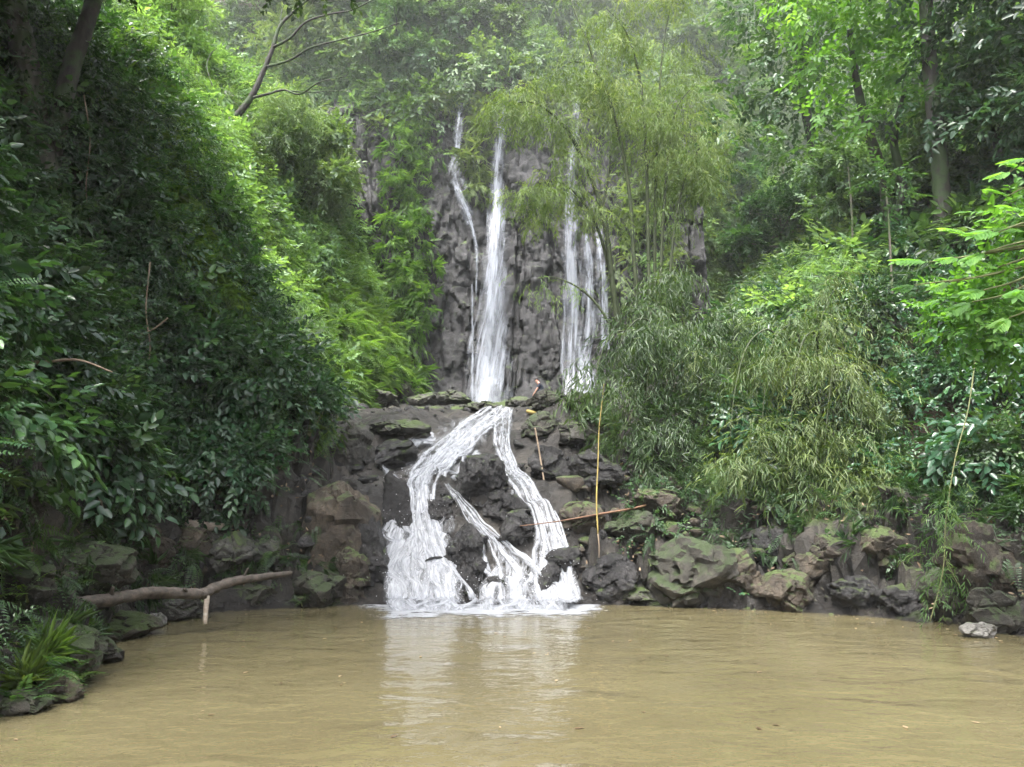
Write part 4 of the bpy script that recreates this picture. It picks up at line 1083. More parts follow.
def pix_tree(name, label, path, rad, bark, crown=None, branches=(), canopy=(), sides=10, knob=.12, cat='tree', twigs=False):
    """path: (px, py, Y) from foot to top, rad in metres."""
    k_ = (hit(path[0][0], path[0][1])[1] - .7) / path[0][2]
    path = [(a, b, c * k_) for a, b, c in path]; rad = [r * k_ for r in rad]
    branches = [([(a, b, c * k_) for a, b, c in br], [r * k_ for r in rr]) for br, rr in branches]
    if crown: crown = (crown[0], crown[1], [(a, b, c * k_, r * k_) for a, b, c, r in crown[2]], crown[3] / k_ ** 2, crown[4] * k_ ** .5, crown[5])
    print('tree', label[:40], round(k_, 2))
    pts = [at(*p) for p in path]
    root = empty(name, pts[0], label, cat)
    pts = [pts[0] + (pts[0] - pts[1]) / np.linalg.norm(pts[0] - pts[1]) * 1.8] + pts
    under(root, Tubes().add(smooth_path(pts, 10 * len(pts)), [rad[0] * 1.15] + list(rad), sides, knob).build('trunk', bark))
    for b, r in branches:
        under(root, Tubes().add(smooth_path([at(*p) for p in b], 8 * len(b)), r, 7, .15).build('branch', bark))
    if crown:
        kind, mat, lumps, per, sc, tint = crown
        f = Foliage()
        for (px, py, Y, r) in lumps:
            f.lump(kind, at(px, py, Y), r, int(per * r * r), .7, sc, .4, np.clip(tint + rng.normal(0, .12), 0, 1), .2, shell=.25)
        for x, y, z, r in canopy: f.lump(kind, (x, y, z), r, int(per * k_ ** 2 * r * r * .75), .6, sc, .4, crown[5], .2, shell=.2)
        under(root, f.build('crown', mat))
    return root

pix_tree('shade_tree', 'dark leaning tree trunk on top of the log side ridge, its crown out of sight', [(52, 150, 12.6), (62, 105, 12.6), (72, 65, 12.7), (84, 30, 12.8), (97, -10, 12.9), (110, -60, 12.9), (120, -150, 12.8)], [.17, .16, .15, .14, .13, .1], BARK_DARK,
         ('broad', LEAF['mid'], [(60, -90, 12, 1.3), (150, -110, 12.6, 1.3), (110, -170, 12, 1.5), (30, -150, 11, 1.4), (170, -190, 11.5, 1.4), (215, -80, 13.4, 1.0), (10, -220, 11, 1.5), (95, -45, 11.6, .7)], 85, 1.1, .45), canopy=[(-5.6, 13.5, 15.4, 1.9), (-4.8, 14.5, 13.3, 1.6), (-3.6, 12.9, 15.7, 1.4), (-6.5, 10.5, 14.7, 1.6), (-9.4, 10.3, 14.0, 1.8), (-4.7, 10.0, 15.4, 1.4), (-5.6, 9.8, 13.2, 1.8), (-8.2, 10.3, 16.0, 1.8), (-7.7, 14.8, 14.7, 1.7), (-8.2, 14.6, 15.1, 1.9), (-3.9, 10.8, 14.2, 1.4), (-8.6, 9.4, 14.0, 1.7), (-9.5, 13.1, 14.1, 1.5)])
pix_tree('shade_tree', 'thick mossy tree trunk in the top corner above the log side bank', [(38, 140, 11.0), (30, 90, 11), (22, 45, 11), (14, 5, 11), (4, -50, 11), (-10, -140, 10.8)], [.2, .19, .18, .17, .12], bark_mat('mossy_bark', (.03, .028, .022), (.09, .08, .065), moss=(.045, .07, .025)),
         ('broad', LEAF['mid'], [(-40, -140, 10.4, 1.4), (40, -150, 10.2, 1.3), (-110, -60, 10, 1.3), (-30, -240, 9.5, 1.6), (70, -230, 10, 1.5), (-60, -20, 9.8, .8)], 85, 1.1, .42), canopy=[(-4.8, 6.6, 11.8, 1.6), (-5.5, 3.4, 13.9, 1.3), (-5.2, 9.3, 10.9, 1.8), (-7.7, 7.3, 10.8, 1.3), (-8.8, 10.2, 11.4, 1.8), (-4.1, 10.1, 11.9, 1.5), (-6.6, 8.8, 11.1, 1.7), (-4.9, 9.4, 10.9, 1.9), (-9.4, 5.6, 12.8, 1.9), (-7.8, 9.9, 12.5, 1.5), (-8.0, 4.3, 11.1, 1.4), (-5.6, 10.5, 11.3, 1.3), (-3.7, 7.0, 12.1, 1.4)])
bb = 15.4
pix_tree('bare_tree', 'leafless dark branching tree leaning out from the lit ridge', [(214, 137, bb), (222, 128, bb), (240, 112, bb), (254, 92, bb), (263, 72, bb), (272, 50, bb), (280, 26, bb), (298, 8, bb), (322, -12, bb)], [.09, .083, .077, .066, .055, .047, .038, .028, .019], BARK_DARK, None, [
    ([(272, 48, bb), (290, 38, bb - .2), (306, 22, bb - .3), (330, 14, bb - .4), (352, 10, bb - .5), (380, -4, bb - .6)], [.03, .026, .02, .016, .012]),
    ([(266, 67, bb), (290, 60, bb - .2), (310, 48, bb - .4), (340, 40, bb - .6), (372, 32, bb - .8), (402, 22, bb - 1)], [.028, .024, .018, .014, .008]),
    ([(252, 98, bb), (268, 94, bb - .2), (284, 90, bb - .3), (300, 94, bb - .4), (320, 82, bb - .6), (348, 76, bb - .8)], [.03, .026, .02, .014, .007]),
    ([(290, 91, bb - .3), (310, 92, bb - .4), (330, 91, bb - .5), (352, 91, bb - .6)], [.016, .012, .008, .005]),
    ([(226, 124, bb), (214, 90, bb + .1), (207, 68, bb + .2), (210, 55, bb + .3), (217, 48, bb + .3)], [.02, .016, .013, .01, .006]),
    ([(280, 28, bb), (282, 10, bb + .1), (290, -10, bb + .2)], [.014, .01, .006])])
pix_tree('leaning_tree', 'bare white leaning stem showing against the forest above the bamboo', [(770, 78, 23), (758, 52, 23), (748, 28, 23), (737, 3, 23), (722, -30, 23)], [.075, .07, .065, .06, .05], BARK_PALE, ('far', LEAF['pale'], [(715, -60, 23, 1.6), (690, -80, 22.5, 1.4), (750, -90, 23.5, 1.5)], 60, 1.2, .5))
pix_tree('dead_stump', 'small bleached dead stump high on the sunken slope', [(383, 172, 27.5), (381, 158, 27.5), (378, 146, 27.5)], [.1, .08, .04], BARK_PALE, None, [([(383, 165, 27.5), (388, 156, 27.4), (390, 150, 27.4)], [.05, .035, .02])], 8)
pix_tree('slope_tree', 'first dark trunk with a spreading crown uphill of the bamboo', [(822, 270, 19.6), (820, 230, 19.5), (817, 190, 19.4), (814, 150, 19.3), (806, 110, 19.2), (800, 60, 19.2), (796, 0, 19)], [.17, .16, .14, .13, .11, .08], BARK_DARK,
         ('wide', LEAF['mid'], [(800, 110, 18.6, 1.1), (760, 90, 18.8, 1.0), (845, 95, 18.4, 1.0), (780, 50, 18.6, 1.2), (730, 130, 18.8, .8), (830, 40, 18.4, 1.2), (800, -10, 18.6, 1.3), (750, 20, 19, 1.0), (715, 175, 18.6, .7), (790, 160, 18, .7), (855, 150, 18, .6)], 75, 1.0, .55))
pix_tree('slope_tree', 'paired dark trunks leaning together beneath bright leaves', [(893, 270, 17.6), (890, 230, 17.6), (886, 190, 17.5), (876, 155, 17.4), (868, 130, 17.3), (858, 90, 17.2), (850, 30, 17)], [.17, .16, .14, .12, .1, .07], BARK_DARK,
         ('wide', LEAF['bright'], [(860, 30, 16.6, 1.1), (900, 70, 16.2, .9), (820, 70, 16.8, .7), (890, 10, 16.4, 1.2), (800, 15, 17, .8), (840, -30, 16.8, 1.2), (880, 120, 16.2, .55), (820, 120, 16.4, .5)], 75, .95, .5),
         [([(886, 262, 17.5), (897, 220, 17.4), (902, 180, 17.3), (894, 140, 17.2), (905, 90, 17)], [.12, .11, .1, .09, .06])])
pix_tree('slope_tree', 'thick dark trunk rising into the deep shade at the top corner of the bamboo side', [(945, 260, 15.4), (942, 200, 15.4), (938, 150, 15.3), (932, 90, 15.2), (928, 40, 15.2), (924, -40, 15.2), (918, -140, 15)], [.18, .17, .16, .15, .13, .1], BARK_DARK,
         ('wide', LEAF['dark'], [(960, 40, 14.6, 1.0), (1010, 70, 14.2, 1.1), (900, -60, 14.6, 1.2), (980, -30, 14, 1.3), (1040, 0, 13.5, 1.3), (930, 110, 14.8, .6), (990, 130, 14.4, .7), (1050, 110, 13.5, 1.1), (950, -140, 14, 1.5), (1060, -120, 13, 1.6)], 80, .9, .42))
pix_tree('thin_tree', 'thin pale trunk crossing the dark corner beside the thick dark trunk', [(1030, 110, 13.6), (1022, 70, 13.6), (1013, 25, 13.6), (1006, -20, 13.6), (1000, -90, 13.6)], [.045, .042, .04, .036, .03], BARK_GREY, ('broad', LEAF['mid'], [(1000, -100, 13.5, .8), (1030, -80, 13.2, .8)], 90, 1.1, .5))
for px, py0, lab in [(851, 262, 'slender pale sapling stem just before the paired dark trunks'), (786, 262, 'slender grey sapling stem downhill of the first dark trunk'), (889, 285, 'short pale sapling stem at the foot of the paired dark trunks')]:
    pix_tree('sapling', lab, [(px + 4, py0 + 20, 16.9), (px + 2, py0 - 20, 16.9), (px, py0 - 60, 16.8), (px - 3, py0 - 95, 16.8)], [.03, .027, .024, .02], BARK_GREY, ('broad', LEAF['mid'], [(px - 4, py0 - 105, 16.6, .5), (px + 12, py0 - 85, 16.6, .35)], 110, 1.0, .5), cat='sapling')

# bright lobed leaves reaching in from the frame end of the bamboo bank
lb = empty('lobed_leaf_tree', at(1075, 470, 10.2), 'bright green tree with big lobed leaves reaching over the bamboo side bank', 'tree')
under(lb, Tubes().add(smooth_path([at(1075, 470, 10.2), at(1062, 360, 10), at(1050, 260, 9.6), at(1040, 150, 9.4)], 30), [.08, .07, .05, .03], 8, .1).build('trunk', BARK_GREY))
f = Foliage(); tb = Tubes()
for px, py, Y, aim in [(1006, 158, 9.2, (-1, -.2, -.1)), (985, 172, 9.1, (-1, -.5, -.3)), (1022, 140, 9.2, (-.5, -.6, .3)), (975, 232, 9, (-1, -.4, -.1)), (1000, 212, 9, (-.8, -.5, .1)), (962, 252, 8.9, (-1, -.2, -.35)), (1010, 250, 8.9, (-.6, -.8, -.1)),
                       (935, 258, 9.2, (-1, -.3, -.1)), (1000, 290, 8.8, (-.7, -.7, -.3)), (1022, 195, 8.9, (-.4, -.8, 0)), (960, 290, 9, (-.9, -.5, -.2)), (1020, 310, 8.7, (-.5, -.8, -.2)), (905, 262, 9.5, (-1, -.2, .1)), (948, 236, 9.3, (-.9, -.3, .25)), (984, 196, 9.3, (-.8, -.4, .2)), (1012, 176, 9.5, (-.7, -.3, .3)), (925, 282, 9.4, (-.9, -.3, -.3)), (972, 268, 9.2, (-.8, -.6, .1)), (1004, 232, 9.4, (-.9, -.1, .2)), (985, 318, 9.2, (-.8, -.5, -.4)), (948, 302, 9.3, (-.9, -.2, -.3)), (1016, 272, 9.2, (-.6, -.6, .2)), (890, 285, 9.7, (-.8, -.4, -.2)), (1030, 100, 9.3, (-.7, -.6, .1))]:
    p = at(px + 24, py, Y)
    f.add('lobed', p[None], np.array([aim], float), np.array([[rng.normal(0, .25), -.55, .9]]), [rng.uniform(.42, .68)], np.array([rng.uniform(.35, .85)]))
    tb.add(smooth_path([at(1050, 200 + (py - 200) * .7, 9.6), (p + at(1050, py, 9.6)) / 2 + V(0, 0, .12), p], 12), [.022, .015, .008], 5)
for px, py, Y, r in [(1010, 290, 9.8, .35), (985, 330, 9.9, .4), (1020, 350, 9.8, .45), (955, 310, 10.1, .3), (1020, 220, 9.9, .35)]:
    f.lump('broad', at(px, py, Y), r, 60, .8, .9, .4, .35, .25, shell=.2)
under(lb, f.build('crown', LEAF['bright'])); under(lb, tb.build('branch', CULM_GREEN))

# ------------------------------------------------------------------ bamboo
def bamboo(label, culms, mat, per, sc, spreadm, tint, foot, t0=.35, droop=1.0, culm_mat=CULM, name='bamboo_clump', extra=()):
    root = empty(name, foot, label, 'bamboo')
    f = Foliage()
    for pts, rad in culms:
        P = smooth_path([at(*p) for p in pts], 60)
        under(root, Tubes().add(P, [rad, rad * .9, rad * .7, rad * .4, rad * .15], 7, .03, nodes=6).build('culm', culm_mat))
        n = int(per * (1 - t0))
        nc = max(8, n // 16); tc = rng.uniform(t0, 1, nc)
        cc = P[(tc * 59).astype(int)] + rng.normal(0, 1, (nc, 3)) * spreadm * V(.9, .9, .55) * (.35 + .65 * np.sin(np.pi * np.clip((tc - t0) / (1 - t0) * .8 + .15, 0, 1)))[:, None]
        w_ = rng.integers(0, nc, n); t = tc[w_]; b = cc[w_]; ct = rng.normal(0, .16, nc)[w_]
        off = rng.normal(0, 1, (n, 3)) * .16 * V(1, 1, .7); off[:, 2] -= .12
        ax = off * np.array([3, 3, .8]) + rng.normal(0, .3, (n, 3)); ax[:, 2] -= droop * .45
        f.add('lance', b + off, ax, np.array([0, 0, 1.0]) + rng.normal(0, .3, (n, 3)), sc * rng.uniform(.7, 1.25, n), np.clip(tint + .5 * fbm((b + off) * .9, 2, 12) + ct + rng.normal(0, .13, n), 0, 1))
    for px, py, Y, r, c in extra:
        f.lump('lance', at(px, py, Y), r, c, .7, sc, droop, tint, .2, shell=.2)
    under(root, f.build('foliage', mat))
    return root
yb = 20.5
bamboo('tall arching bamboo clump leaning over the front of the upper falls', [
    ([(618, 330, 21.2), (612, 280, 21), (605, 225, 20.8), (590, 175, 20.6), (567, 130, 20.3), (545, 108, 20), (530, 102, 19.8), (517, 103, 19.7), (505, 108, 19.6)], .075),
    ([(622, 330, 21.4), (614, 290, 21.2), (600, 235, 21), (585, 205, 20.9), (565, 185, 20.6), (545, 182, 20.4), (528, 195, 20.2)], .05),
    ([(640, 330, 21.6), (634, 260, 21.5), (629, 190, 21.4), (618, 130, 21.2), (605, 88, 21), (590, 66, 20.8), (572, 62, 20.6), (556, 72, 20.4)], .06),
    ([(650, 330, 21.8), (648, 240, 21.8), (646, 150, 21.8), (640, 80, 21.6), (625, 30, 21.4), (606, 8, 21.2)], .06),
    ([(660, 330, 21.6), (662, 240, 21.6), (668, 160, 21.5), (676, 110, 21.3), (695, 84, 21)], .05),
    ([(668, 330, 21.4), (672, 250, 21.4), (682, 190, 21.3), (698, 150, 21), (715, 140, 20.8)], .045),
    ([(655, 330, 22), (655, 220, 22), (658, 120, 22), (664, 40, 22), (678, -20, 22)], .055),
    ], LEAF['bamboo'], 560, .95, .6, .5, hit(640, 335), .42)
bamboo('low bare bamboo arc crossing the bamboo hidden fall', [
    ([(616, 345, 20.4), (606, 318, 20.3), (590, 297, 20.2), (572, 284, 20), (552, 277, 19.9), (536, 279, 19.8)], .04)], LEAF['bamboo'], 70, .7, .3, .45, hit(625, 345), .55)
bamboo('dark leafless bamboo tips poking up behind the arching clump', [
    ([(604, 92, 21.6), (596, 66, 21.6), (586, 38, 21.6), (575, 12, 21.6), (568, -20, 21.6)], .05), ([(596, 225, 22), (606, 190, 22), (610, 150, 22), (607, 118, 22)], .04)], LEAF['bamboo'], 60, .8, .5, .4, hit(640, 300), .5)
bamboo('grey green bamboo mound spilling over the rocks behind the yellow stalk', [
    ([(655, 470, 18), (650, 420, 17.8), (642, 370, 17.5), (630, 335, 17.2), (612, 335, 16.8), (598, 365, 16.5), (594, 410, 16.4)], .035),
    ([(662, 470, 18.2), (664, 410, 18), (660, 350, 17.6), (650, 322, 17.2), (634, 322, 16.9), (618, 350, 16.7), (612, 400, 16.5)], .035),
    ([(670, 470, 18.2), (678, 410, 18), (682, 355, 17.6), (676, 330, 17.2), (664, 330, 16.9), (650, 360, 16.6), (645, 420, 16.4)], .035),
    ([(676, 470, 18.2), (690, 420, 18), (700, 380, 17.6), (700, 365, 17.2), (690, 375, 16.9), (682, 410, 16.7)], .03),
    ([(662, 470, 18.4), (676, 400, 18.2), (698, 340, 18), (722, 312, 17.7), (748, 316, 17.4)], .03), ([(652, 470, 18.4), (642, 390, 18.3), (646, 320, 18.2), (664, 280, 18), (694, 268, 17.8)], .03),
    ], LEAF['mid'], 190, 1.1, .42, .55, hit(665, 475), .2, .9, extra=[(628, 440, 16.5, .5, 70), (640, 470, 16.5, .5, 60), (660, 430, 16.6, .6, 80)])
bamboo('yellowish olive bamboo mound drooping to the boulders of the bamboo bank', [
    ([(800, 480, 17.4), (795, 420, 17), (786, 360, 16.6), (770, 330, 16.2), (748, 345, 15.8), (735, 390, 15.5), (730, 440, 15.3)], .035),
    ([(806, 480, 17.4), (804, 410, 17), (800, 345, 16.6), (790, 325, 16.2), (772, 345, 15.7), (764, 400, 15.4), (760, 460, 15.2)], .035),
    ([(812, 480, 17.4), (816, 410, 17), (818, 350, 16.5), (812, 332, 16.1), (800, 350, 15.6), (792, 410, 15.3), (788, 475, 15.1)], .035),
    ([(818, 480, 17.4), (828, 420, 17), (836, 370, 16.4), (838, 355, 16), (832, 375, 15.5), (826, 430, 15.2), (822, 490, 15)], .035),
    ([(822, 480, 17.4), (840, 430, 16.8), (856, 400, 16.2), (862, 410, 15.7), (858, 450, 15.3), (850, 495, 15)], .03),
    ([(820, 480, 17.6), (846, 400, 17.3), (876, 345, 17), (908, 332, 16.6)], .03), ([(800, 480, 17.6), (766, 400, 17.4), (730, 352, 17.2), (694, 348, 17)], .03), ([(810, 480, 17.6), (814, 390, 17.5), (824, 310, 17.3), (850, 272, 17.1)], .03),
    ], LEAF['olive'], 195, 1.05, .42, .62, hit(812, 485), .2, .9, extra=[(800, 470, 15.2, .5, 80), (850, 490, 15, .45, 60), (740, 465, 15.3, .45, 60), (770, 440, 15.3, .5, 70)])
sh = empty('hanging_shoot', at(940, 560, 11.8), 'thin leafy bamboo shoot hanging down to the water near the mossy rocks', 'bamboo')
P = smooth_path([at(978, 325, 12.6), at(975, 360, 12.4), at(968, 410, 12.2), at(955, 460, 12), at(946, 520, 11.9), at(943, 570, 11.8), at(930, 622, 11.7)], 60)
under(sh, Tubes().add(P, [.011, .011, .01, .009, .006], 6, .05, nodes=7).build('culm', CULM_GREEN))
under(sh, Tubes().add(smooth_path([at(944, 555, 11.8), at(956, 580, 11.7), at(964, 592, 11.7)], 12), [.008, .006, .003], 5).build('side_twig', CULM_GREEN))
f = Foliage(); t = rng.uniform(.5, .95, 60); b = P[(t * 59).astype(int)] + rng.normal(0, .13, (60, 3))
f.add('lance', b, rng.normal(0, .6, (60, 3)) + V(0, 0, -.5), np.array([0, 0, 1.]) + rng.normal(0, .3, (60, 3)), rng.uniform(.45, .75, 60), rng.uniform(.2, .9, 60))
under(sh, f.build('foliage', LEAF['olive']))

# ------------------------------------------------------------------ single plants that stand out
def shrub_proto(name, cat, mat, kind, r, n, sc, tint, stem=CULM_GREEN, squash=.85, droop=.35, lumps=6):
    root = empty(name, (0, 0, 0), 'x', cat)
    f = Foliage(); tb = Tubes()
    for k in range(lumps):
        a = k * 2.4; rr = 0 if k == 0 else r * rng.uniform(.4, .8)
        c = V(math.cos(a) * rr, math.sin(a) * rr, r * rng.uniform(.5, 1.15) if k else r * 1.1)
        f.lump(kind, c, r * rng.uniform(.42, .62), n, squash, sc, droop, np.clip(tint + rng.normal(0, .12), 0, 1), .2, shell=.3)
        tb.add(wiggle((0, 0, -.1), c, 8, .12), [.018, .013, .007], 5)
    tb.build('stem', stem, root); f.build('foliage', mat, root)
    return root

def rosette_proto(name, cat, mat, kind, n, sc, tint, elev=(.2, .9), trunk=0.0, stem=CULM_GREEN):
    root = empty(name, (0, 0, 0), 'x', cat)
    f = Foliage(); tb = Tubes()
    a = np.arange(n) * 2.4 + rng.normal(0, .2, n); e = rng.uniform(*elev, n)
    ax = np.stack([np.cos(a) * np.cos(e), np.sin(a) * np.cos(e), np.sin(e)], 1)
    up = np.stack([-np.cos(a) * np.sin(e), -np.sin(a) * np.sin(e), np.cos(e)], 1)
    f.add(kind, ax * .06 + V(0, 0, trunk), ax, up, sc * rng.uniform(.75, 1.2, n), np.clip(tint + rng.normal(0, .2, n), 0, 1))
    tb.add(wiggle((0, 0, -.15), (0, 0, trunk + .05), 8, .05), [.05, .04, .03] if trunk else [.025, .02, .012], 7, .1)
    tb.build('stem', BARK_DARK if trunk else stem, root); f.build('foliage', mat, root)
    return root

PL = {
    'glossy': shrub_proto('broadleaf_shrub', 'shrub', LEAF['teal'], 'wide', .75, 22, .8, .55),
    'dark': shrub_proto('broadleaf_shrub', 'shrub', LEAF['dark'], 'broad', .75, 34, .95, .5),
    'green': shrub_proto('broadleaf_shrub', 'shrub', LEAF['mid'], 'broad', .7, 34, .95, .6),
    'light': shrub_proto('broadleaf_shrub', 'shrub', LEAF['bright'], 'broad', .6, 30, .85, .55),
    'feather': shrub_proto('feathery_shrub', 'shrub', LEAF['lime'], 'fine', .65, 46, 1.0, .45, droop=.7),
    'hanging': shrub_proto('feathery_shrub', 'shrub', LEAF['pale'], 'lance', .8, 34, 1.0, .5, droop=1.2),
    'fern': rosette_proto('fern', 'fern', LEAF['mid'], 'fern', 13, .95, .6),
    'limefern': rosette_proto('fern', 'fern', LEAF['lime'], 'fern', 12, .9, .5),
    'treefern': rosette_proto('tree_fern', 'tree fern', LEAF['mid'], 'fern', 15, 2.0, .65, (0, .6), 1.5),
    'bigleaf': rosette_proto('large_leaved_plant', 'plant', LEAF['bright'], 'big', 4, .9, .5, (.3, 1.0)),
    'seedling': rosette_proto('seedling', 'seedling', LEAF['teal'], 'wide', 5, .5, .7, (.2, .9)),
    'tuft': rosette_proto('grass_tuft', 'grass tuft', LEAF['lime'], 'grass', 16, .95, .45, (.3, 1.2)),
}
LK = {'glossy': 'glossy broad leaved shrub', 'dark': 'dark leathery shrub', 'green': 'mid green leafy shrub', 'light': 'bright yellow green shrub', 'feather': 'lime feathery shrub', 'hanging': 'pale drooping shrub',
      'fern': 'green arching fern', 'limefern': 'yellow green fern', 'treefern': 'tree fern with spreading fronds', 'bigleaf': 'plant with large bright leaves', 'seedling': 'small leafy seedling', 'tuft': 'tuft of lime grass'}
PLANTS = [  # kind, px, py of the foot, scale, where
    ('glossy', 215, 488, .95, 'hanging over the dark hollow with the bleached driftwood'),
    ('glossy', 262, 470, .85, 'at the corner of the log bank next to the brown outcrop'),
    ('glossy', 168, 485, .8, 'overhanging the earthy rock face above the log'),
    ('dark', 300, 430, .95, 'on the ridge shoulder straight above the brown outcrop'),
    ('green', 100, 470, .8, 'lit from above over the shaded mossy rock face'),
    ('light', 88, 430, .7, 'glowing among darker leaves above the thick end of the log'),
    ('green', 40, 420, .95, 'overhanging the shaded foot of the log bank'),
    ('dark', 22, 340, 1.0, 'below the sagging grey branch at the frame edge'),
    ('green', 70, 330, .95, 'midway up the log bank with yellowish tips'),
    ('green', 120, 380, .8, 'beside the dark hollow in the middle of the log bank'),
    ('dark', 170, 330, .9, 'inside the dark middle of the log bank'),
    ('glossy', 210, 360, .7, 'below the deepest gap in the log bank foliage'),
    ('treefern', 205, 365, .36, 'tucked in the dark middle of the log bank'),
    ('dark', 235, 290, .9, 'on the shaded side of the ridge crest'),
    ('bigleaf', 60, 300, .7, 'midway up the log bank at the frame edge'),
    ('glossy', 130, 300, .8, 'with shiny leaves below the thin liana of the leaning trunk'),
    ('bigleaf', 150, 420, .6, 'over the dark hollow of the log bank'),
    ('treefern', 110, 210, .5, 'spreading below the leaning trunk'),
    ('hanging', 250, 400, .6, 'trailing over the dark foliage beside the brown outcrop'),
    ('light', 190, 260, .6, 'catching light under the lit crest'),
    ('fern', 60, 450, .8, 'drooping over the shaded mossy rock face'),
    ('green', 150, 250, .9, 'under the hollow beneath the leaning trunk'),
    ('dark', 95, 250, 1.0, 'below the foot of the leaning trunk'),
    ('green', 35, 240, .9, 'below the mossy corner trunk'),
    ('dark', 15, 170, .9, 'at the foot of the mossy corner trunk'),
    ('feather', 128, 80, 1.0, 'on the ridge crest behind the leaning trunk'),
    ('feather', 165, 120, .95, 'on the lit crest above the dark hollow'),
    ('feather', 205, 180, .85, 'on the lit crest under the bare branching tree'),
    ('feather', 238, 235, .85, 'halfway down the lit crest of the ridge'),
    ('feather', 275, 290, .8, 'on the lit rim above the glossy shrubs'),
    ('feather', 300, 345, .75, 'on the lit rim near the ledge'),
    ('hanging', 322, 400, .6, 'draping over the top of the brown outcrop'),
    ('limefern', 335, 420, .8, 'at the lip of the brown outcrop'),
    ('limefern', 262, 200, 1.0, 'poking out of the lit crest at the bare tree foot'),
    ('fern', 40, 690, .72, 'leaning over the pool from the weed grown boulder'),
    ('fern', 14, 668, .8, 'at the lower corner on the weed grown boulder'),
    ('fern', 62, 640, .5, 'on top of the weed grown boulder near the log'),
    ('fern', 30, 640, .7, 'at the back of the weed grown boulder nearest the viewer'),
    ('fern', 55, 690, .55, 'dipping into the pool below the weed grown boulder'),
    ('tuft', 8, 680, .8, 'at the very corner of the log bank'),
    ('fern', 95, 632, .45, 'between the log end and the brown waterline rock'),
    ('tuft', 22, 655, .9, 'sprawling over the weed grown boulder nearest the viewer'),
    ('tuft', 52, 672, .7, 'at the water side of the weed grown boulder nearest the viewer'),
    ('tuft', 70, 625, .6, 'between the weed grown boulder and the thick end of the log'),
    ('fern', 5, 700, .6, 'above the low mossy rock at the lower corner'),
    ('limefern', 14, 590, .55, 'in the shade at the foot of the log bank'),
    ('fern', 300, 600, .45, 'sprouting on the mossy boulder at the thin end of the log'),
    ('tuft', 316, 592, .5, 'on the mossy boulder at the thin end of the log'),
    ('seedling', 100, 520, .7, 'in the bare soil under the bright shrub'),
    ('feather', 372, 345, 1.0, 'at the foot of the lime slope behind the ledge'),
    ('limefern', 398, 370, 1.2, 'on the lime slope just above the moss capped boulder'),
    ('feather', 405, 300, 1.0, 'against the cliff edge above the lime slope'),
    ('treefern', 300, 200, .9, 'in the hollow behind the bare branching tree'),
    ('treefern', 362, 260, .8, 'in the middle of the sunken slope'),
    ('hanging', 418, 330, 1.0, 'hanging at the cliff edge beside the bare rock'),
    ('green', 600, 430, .5, 'between the big brown boulder and the olive grey mound'),
    ('fern', 588, 372, .6, 'at the back of the big brown boulder'),
    ('green', 712, 430, .8, 'filling the lower gap between the two drooping bamboo mounds'),
    ('glossy', 640, 335, .7, 'over the crest of the grey green bamboo mound'),
    ('hanging', 872, 430, .8, 'at the shaded side of the yellowish bamboo mound'),
    ('hanging', 705, 490, .6, 'trailing below the gap between the bamboo mounds'),
    ('green', 765, 345, .8, 'overlapping the crest of the yellowish bamboo mound'),
    ('hanging', 880, 505, .5, 'spilling over the rocks past the yellowish bamboo mound'),
    ('glossy', 700, 380, .8, 'between the two drooping bamboo mounds'),
    ('glossy', 725, 330, .85, 'uphill of the gap between the bamboo mounds'),
    ('green', 680, 310, .9, 'at the foot of the tall bamboo stems'),
    ('dark', 760, 310, .9, 'behind the crest of the yellowish bamboo mound'),
    ('fern', 720, 395, .7, 'beside the reddish soil patch between the bamboo mounds'),
    ('seedling', 735, 395, .9, 'with pale leaf tips over the reddish soil patch'),
    ('green', 690, 455, .5, 'low on the reddish soil by the flat grey slab'),
    ('dark', 880, 330, .95, 'in the deep shade beyond the yellowish bamboo mound'),
    ('glossy', 900, 420, .8, 'in the shade between the bamboo mound and the hanging shoot'),
    ('glossy', 880, 480, .65, 'at the bank edge past the yellowish bamboo mound'),
    ('dark', 940, 400, .95, 'behind the hanging shoot'),
    ('green', 960, 340, .8, 'under the big lobed leaves'),
    ('dark', 1005, 400, .95, 'at the frame edge below the big lobed leaves'),
    ('green', 1010, 470, .8, 'over the tall dark brown rock'),
    ('bigleaf', 880, 262, .8, 'at the foot of the paired dark trunks'),
    ('bigleaf', 845, 205, .8, 'uphill of the first dark trunk'),
    ('bigleaf', 925, 100, .9, 'clinging beside the thick dark trunk'),
    ('bigleaf', 780, 90, 1.0, 'under the bare white stem'),
    ('green', 800, 225, .9, 'in the light below the first dark trunk'),
    ('light', 745, 195, 1.0, 'in the light beside the arching bamboo'),
    ('treefern', 760, 270, .7, 'on the slope above the yellowish bamboo mound'),
    ('fern', 900, 300, .8, 'below the foot of the paired dark trunks'),
    ('seedling', 738, 590, .75, 'growing from the crack beside the largest boulder'),
    ('seedling', 760, 500, .8, 'sprouting under the hanging edge of the yellowish mound'),
    ('seedling', 828, 540, .7, 'on the jutting brown rock'),
    ('fern', 985, 605, .5, 'on the mossy rock by the tall dark brown rock'),
    ('tuft', 1005, 615, .6, 'over the waterline at the end of the bamboo bank'),
    ('fern', 905, 560, .5, 'among the litter behind the hanging shoot'),
    ('tuft', 668, 500, .5, 'on the brown rock above the largest boulder'),
    ('hanging', 615, 455, .45, 'spilling down the dark rocks behind the yellow stalk'),
]
seen = set()
